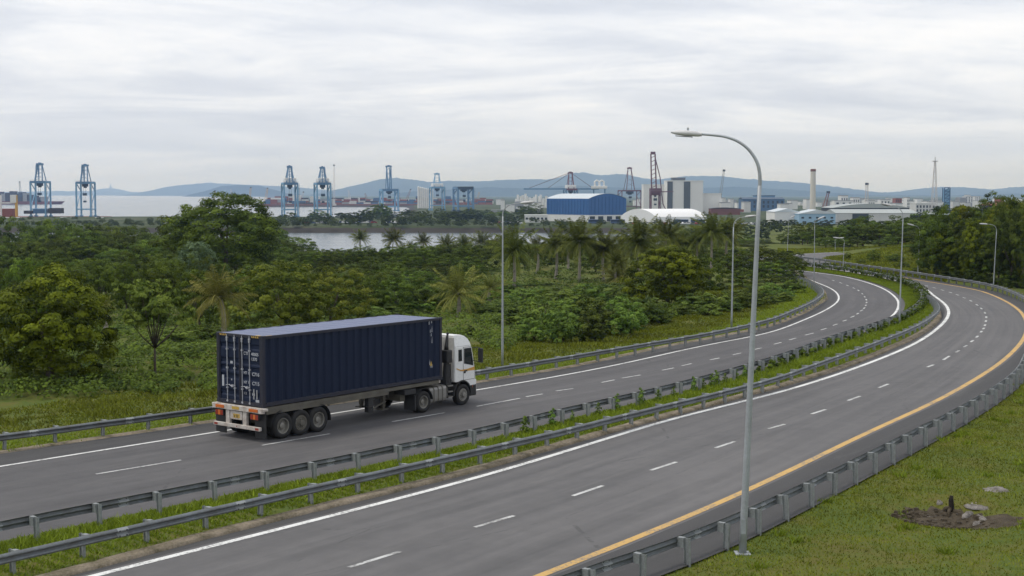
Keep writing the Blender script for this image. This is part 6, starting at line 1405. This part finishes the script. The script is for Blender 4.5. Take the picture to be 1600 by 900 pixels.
# white silos beside the crane at 683
for i in range(8):
    px = 654 + 3.1 * i; x, y, z = fpt(px, 1900); o = empty('silo', (x, y, z), 0, 'slender white silo in the row left of the crane with white house', 'silo', 'white silos by the crane'); H = zat(292 + .7 * i, 1900) - z
    MB().lathe([(1.25, -.5), (1.25, H)], (0, 0, 0), 'z', 12).build('shell', M['w_house'], o, True); MB().lathe([(1.25, H), (.05, H + 1)], (0, 0, 0), 'z', 12).build('cap', M['w_house'], o)
# low white port buildings spread before the hills
rs = np.random.RandomState(23)
for i in range(104):
    px = 770 + i * 8 + rs.rand() * 10
    if 850 < px < 990 or 1000 < px < 1100 or px > 1590: continue
    Y = 1450 + rs.rand() * 1100; a = rs.uniform(5, 15)
    bld(px, px + a, rs.uniform(309, 318) + max(0, 1900 - Y) * .008, 322, Y, 20, ['w_house', 'cont_white', 'pale_wall', 'cont_grey'][rs.randint(4)], 'cont_grey', 'small pale port building in the haze at the foot of the hills').__setitem__('group', 'pale port buildings below the hills')
for i in range(14):
    px = 805 + i * 3.6 + rs.rand() * 2; x, y, z = fpt(px, 1900 + rs.rand() * 60); o = empty('storage_tank', (x, y, z), 0, 'small white storage tank or stack in the cluster left of the blue warehouse', 'tank', 'white tanks left of the warehouse'); H = zat(rs.uniform(302, 311), 1930) - z
    MB().lathe([(1.6 + rs.rand(), -.5), (1.6, H)], (0, 0, 0), 'z', 10).build('shell', M['w_house'], o)
# parked cars and coaches on the far bank
carm = {}
def carmesh(c):
    m = MB().prism([(-2.1, .25), (2.1, .25), (2.12, .75), (1.2, .88), (.6, 1.42), (-1.2, 1.45), (-1.9, .95), (-2.12, .85)], 'y', -.88, .88)
    m.prism([(1.02, .92), (.56, 1.34), (-1.15, 1.36), (-1.7, .95)], 'y', -.9, .9, 1)
    for s in (-1.3, 1.3):
        for w in (-.86, .66): m.lathe([(.05, 0), (.33, 0), (.33, .2), (.05, .2)], (s, w, .33), 'y', 12, 2)
    return m.mesh('parked_car', [M[c], M['glass'], M['rubber']])
for c in ('car_white', 'car_grey', 'car_red', 'car_blue'): carm[c] = carmesh(c)
spots = [(462 + 4.6 * i, 905 + (i % 2) * 6) for i in range(12)] + [(530 + 4.2 * i, 918) for i in range(14)] + [(605 + 5 * i, 915) for i in range(4)] + [(770 + 6 * i, 900) for i in range(8)] + [(985 + 7 * i, 880) for i in range(16)] + [(1110 + 6 * i, 870) for i in range(20)]
for i, (px, Y) in enumerate(spots):
    c = ['car_white', 'car_white', 'car_white', 'car_grey', 'car_red', 'car_white', 'car_blue'][i % 7]; x, y, z = fpt(px, Y); o = link('parked_car', carm[c]); o.location = (x, y, z + .1); o.rotation_euler = (0, 0, (i % 3) * .25)
    tag(o, '%s car parked %s' % (c[4:], 'on the far bank of the channel' if px < 830 else 'in the yards before the tent hall and white halls'), 'car', '%s cars %s' % (c[4:], 'on the far bank' if px < 830 else 'in the yards'))
for i, (px, lab) in enumerate([(1064, 'dark blue coach parked before the tent hall, left of two'), (1090, 'dark blue coach parked before the tent hall, right of two'), (930, 'dark coach parked before the white base of the blue warehouse'), (965, 'dark lorry box parked between the warehouse and the tent hall')]):
    Y = 890; x, y, z = fpt(px, Y); o = empty('coach', (x, y, z), 0, lab, 'coach'); MB().box(-4.6, 4.6, -1.2, 1.2, .45, 3.1).build('body', M['car_blue'], o, bevel=.25); MB().box(-4.3, 4.4, -1.215, 1.215, 1.7, 2.6).build('window', M['glass'], o)
    for s in (-3, 3): MB().lathe([(.05, -1.22), (.48, -1.22), (.48, 1.22), (.05, 1.22)], (s, 0, .48), 'y', 14).build('wheel', M['rubber'], o)
# trees of the far bank
far_wood = []
for (Y, x0, x1, st_, hh) in [(838, -40, 900, 14, 2.6), (850, -40, 480, 13, 4.2), (872, -40, 480, 15, 5.2), (900, -40, 480, 18, 5.0), (846, 300, 880, 22, 5.0), (858, 480, 1230, 26, 5.5), (925, 40, 820, 22, 7.0), (985, 150, 860, 26, 7.5), (1080, 560, 860, 24, 9.5), (1060, 0, 160, 30, 7), (1010, -30, 120, 30, 6)]:
    px = x0 + rw.random() * 20
    while px < x1:
        Yj = Y + rw.uniform(-10, 14); X = (px - 800) / F * Yj; h = hh * rw.uniform(.5, 1.25)
        if px > 1050 and Y < 900: h *= .8
        if 840 < px < 1110: h = min(h, 4.2)
        if px < 260: h = min(h * .7, 2.8)
        far_wood.append((X, Yj, -10.3, h * rw.uniform(1.2, 1.9), h))
        px += st_ * rw.uniform(.6, 1.5)
for px, yt, Y, w in [(580, 325, 1010, 32), (598, 322, 1015, 34), (640, 326, 1000, 36), (535, 330, 1000, 20), (500, 330, 985, 34), (650, 335, 960, 40), (700, 330, 990, 40), (745, 328, 1000, 44), (785, 326, 1010, 40), (1470, 317, 1000, 38), (1520, 329, 900, 24), (830, 322, 1060, 40)]:
    x, y, z = fpt(px, Y); tree(rw.choice(['dome0', 'dome2', 'layer1']), x, y, z - .2, wpx(w, Y), zat(yt, Y) - z, rw.random() * 6, 'large round tree on the far bank rising above its neighbours', 'large trees of the far bank')
for Y, xs in ((640, (985, 1215)), (700, (990, 1240)), (600, (1180, 1330)), (760, (1200, 1600)), (680, (1300, 1600)), (520, (1230, 1600)), (440, (1260, 1600))):
    px = xs[0]
    while px < xs[1]:
        X = (px - 800) / F * Y; w = rw.uniform(26, 44); z = hpt(X, Y); far_wood.append((X, Y + rw.uniform(-12, 12), z - .1, wpx(w, Y), rw.uniform(4.5, 7))); px += w * rw.uniform(.9, 1.7)
FW = [crown_dome(201 + i, 34, 40, .09, .46, .45, .46, -.6) if i < 2 else crown_layer(201, 34, 26, .08) for i in range(3)]
V_, F_, T_, nb = [], [], [], 0
for i, (x, y, z, w, h) in enumerate(far_wood):
    v, f, t_ = FW[i % 3]; a = i * 1.37; rot = np.array([[math.cos(a), math.sin(a), 0], [-math.sin(a), math.cos(a), 0], [0, 0, 1]])
    V_.append((v @ rot) * np.array([w, w, h]) + np.array([x, y, z])); F_.append(f + nb); T_.append(np.clip(t_ * .8 + .2 * math.sin(i * 7.1), 0, 1)); nb += len(v)
tag(link('far_trees', big_mesh('far_trees', np.concatenate(V_), np.concatenate(F_), M['leaf_dark'], col=np.concatenate(T_))), 'belt of small dark trees along the far bank and before the halls', 'trees', kind='stuff')
# hills
def ridge(name, prof, Y, depth, zfoot=-12, seed=0, amp=3.0, xr=None):
    xs = np.array([p[0] for p in prof], float); ys = np.array([p[1] for p in prof], float); n = 420; px = np.linspace(xs[0], xs[-1], n); yy = np.interp(px, xs, ys)
    w = np.ones(9) / 9; yy = np.convolve(np.pad(yy, 4, 'edge'), w, 'valid'); m = 40; X = (px - 800) / F * Y; top = np.array([zat(q, Y) for q in yy])
    v = np.zeros((m, n, 3)); rs = np.random.RandomState(seed)
    for j in range(m):
        t = j / (m - 1) * 2 - 1; prof_ = math.cos(t * math.pi / 2) ** 1.15 if abs(t) < 1 else 0
        yv = Y + t * depth; hsc = prof_ * (1 + .16 * vnoise(X, np.full(n, yv), 1300) * (1 - prof_)); v[j, :, 0] = X * (1 + (yv - Y) / Y * .0); v[j, :, 1] = yv
        rough = vnoise(X, np.full(n, yv), 120) * amp * .7 + rs.randn(n) * amp * .35
        v[j, :, 2] = zfoot + (top - zfoot) * hsc + rough * min(1, prof_ * 1.5)
    return tag(link(name, big_mesh(name, v.reshape(-1, 3), grid_faces(n, m), M['hill'], smooth_=True)), kind='structure')
ridge('hills', [(-260, 303), (-150, 301), (-40, 301), (40, 300), (90, 299), (140, 299), (163, 298), (174, 293), (186, 299), (225, 302), (300, 303), (380, 306)], 21500, 1600, -16, 1, 9)
ridge('hills', [(215, 309), (235, 301), (250, 297.5), (272, 291.5), (300, 288.5), (330, 286), (360, 288), (400, 289.5), (440, 291.5), (475, 294), (505, 297), (545, 300), (600, 305)], 18500, 1500, -16, 2, 9)
ridge('hills', [(296, 313), (308, 304), (328, 298), (350, 291), (378, 289), (405, 291), (430, 297), (455, 306), (470, 313)], 12500, 600, -16, 3, 7)
ridge('hills', [(470, 310), (520, 301), (545, 293), (570, 288), (590, 281.5), (610, 278.5), (632, 279), (660, 284), (680, 285.5), (702, 282.5), (740, 284), (770, 283), (800, 281), (840, 280.5), (866, 281), (880, 276), (893, 270), (906, 268), (920, 271), (936, 276), (950, 273), (966, 271.5), (980, 273), (1000, 279), (1012, 281), (1040, 280), (1062, 276), (1090, 275), (1120, 275.5), (1160, 280), (1200, 283), (1240, 285), (1270, 289), (1310, 294), (1345, 300), (1375, 303), (1400, 301), (1430, 299), (1450, 294.5), (1470, 292), (1495, 293), (1525, 297), (1545, 298), (1570, 295), (1600, 292), (1680, 288), (1800, 292), (1950, 300)], 16000, 2000, -12, 4, 10)
ridge('hills', [(560, 312), (640, 300), (700, 297), (760, 293), (830, 295), (900, 290), (960, 293), (1050, 296), (1150, 292), (1250, 298), (1350, 306), (1500, 306), (1600, 303), (1800, 306)], 12000, 1000, -12, 5, 7)
x, y, z = fpt(174.5, 21400, zat(293.5, 21400)); o = empty('beacon', (x, y, z), 0, 'faint tower on the small pointed hill across the open water', 'tower'); MB().beam((0, 0, -16), (0, 0, 52), 14).beam((0, 0, 40), (0, 0, 84), 5).build('shaft', M['cont_grey'], o); MB().box(-20, 24, -12, 12, -8, 16).build('base', M['cont_grey'], o)
x, y, z = fpt(330, 18400, zat(286, 18400)); o = empty('beacon', (x, y, z), 0, 'tiny hilltop tower on the ridge behind the tallest tree', 'tower'); MB().beam((0, 0, -12), (0, 0, 24), 8).build('shaft', M['cont_grey'], o)

# ------------------------------------------------------------------ air
m = bpy.data.materials.new('haze'); m.use_nodes = True; t = m.node_tree; t.nodes.clear(); out = t.nodes.new('ShaderNodeOutputMaterial'); pv_ = t.nodes.new('ShaderNodeVolumePrincipled')
pv_.inputs['Color'].default_value = (.42, .62, 1.0, 1); pv_.inputs['Absorption Color'].default_value = (1, 1, 1, 1); pv_.inputs['Density'].default_value = .00008; pv_.inputs['Anisotropy'].default_value = .0; t.links.new(pv_.outputs[0], out.inputs['Volume'])
hb = MB().box(-13500, 13500, -260, 23900, -18.5, 285).build('haze', m); tag(hb, kind='stuff')
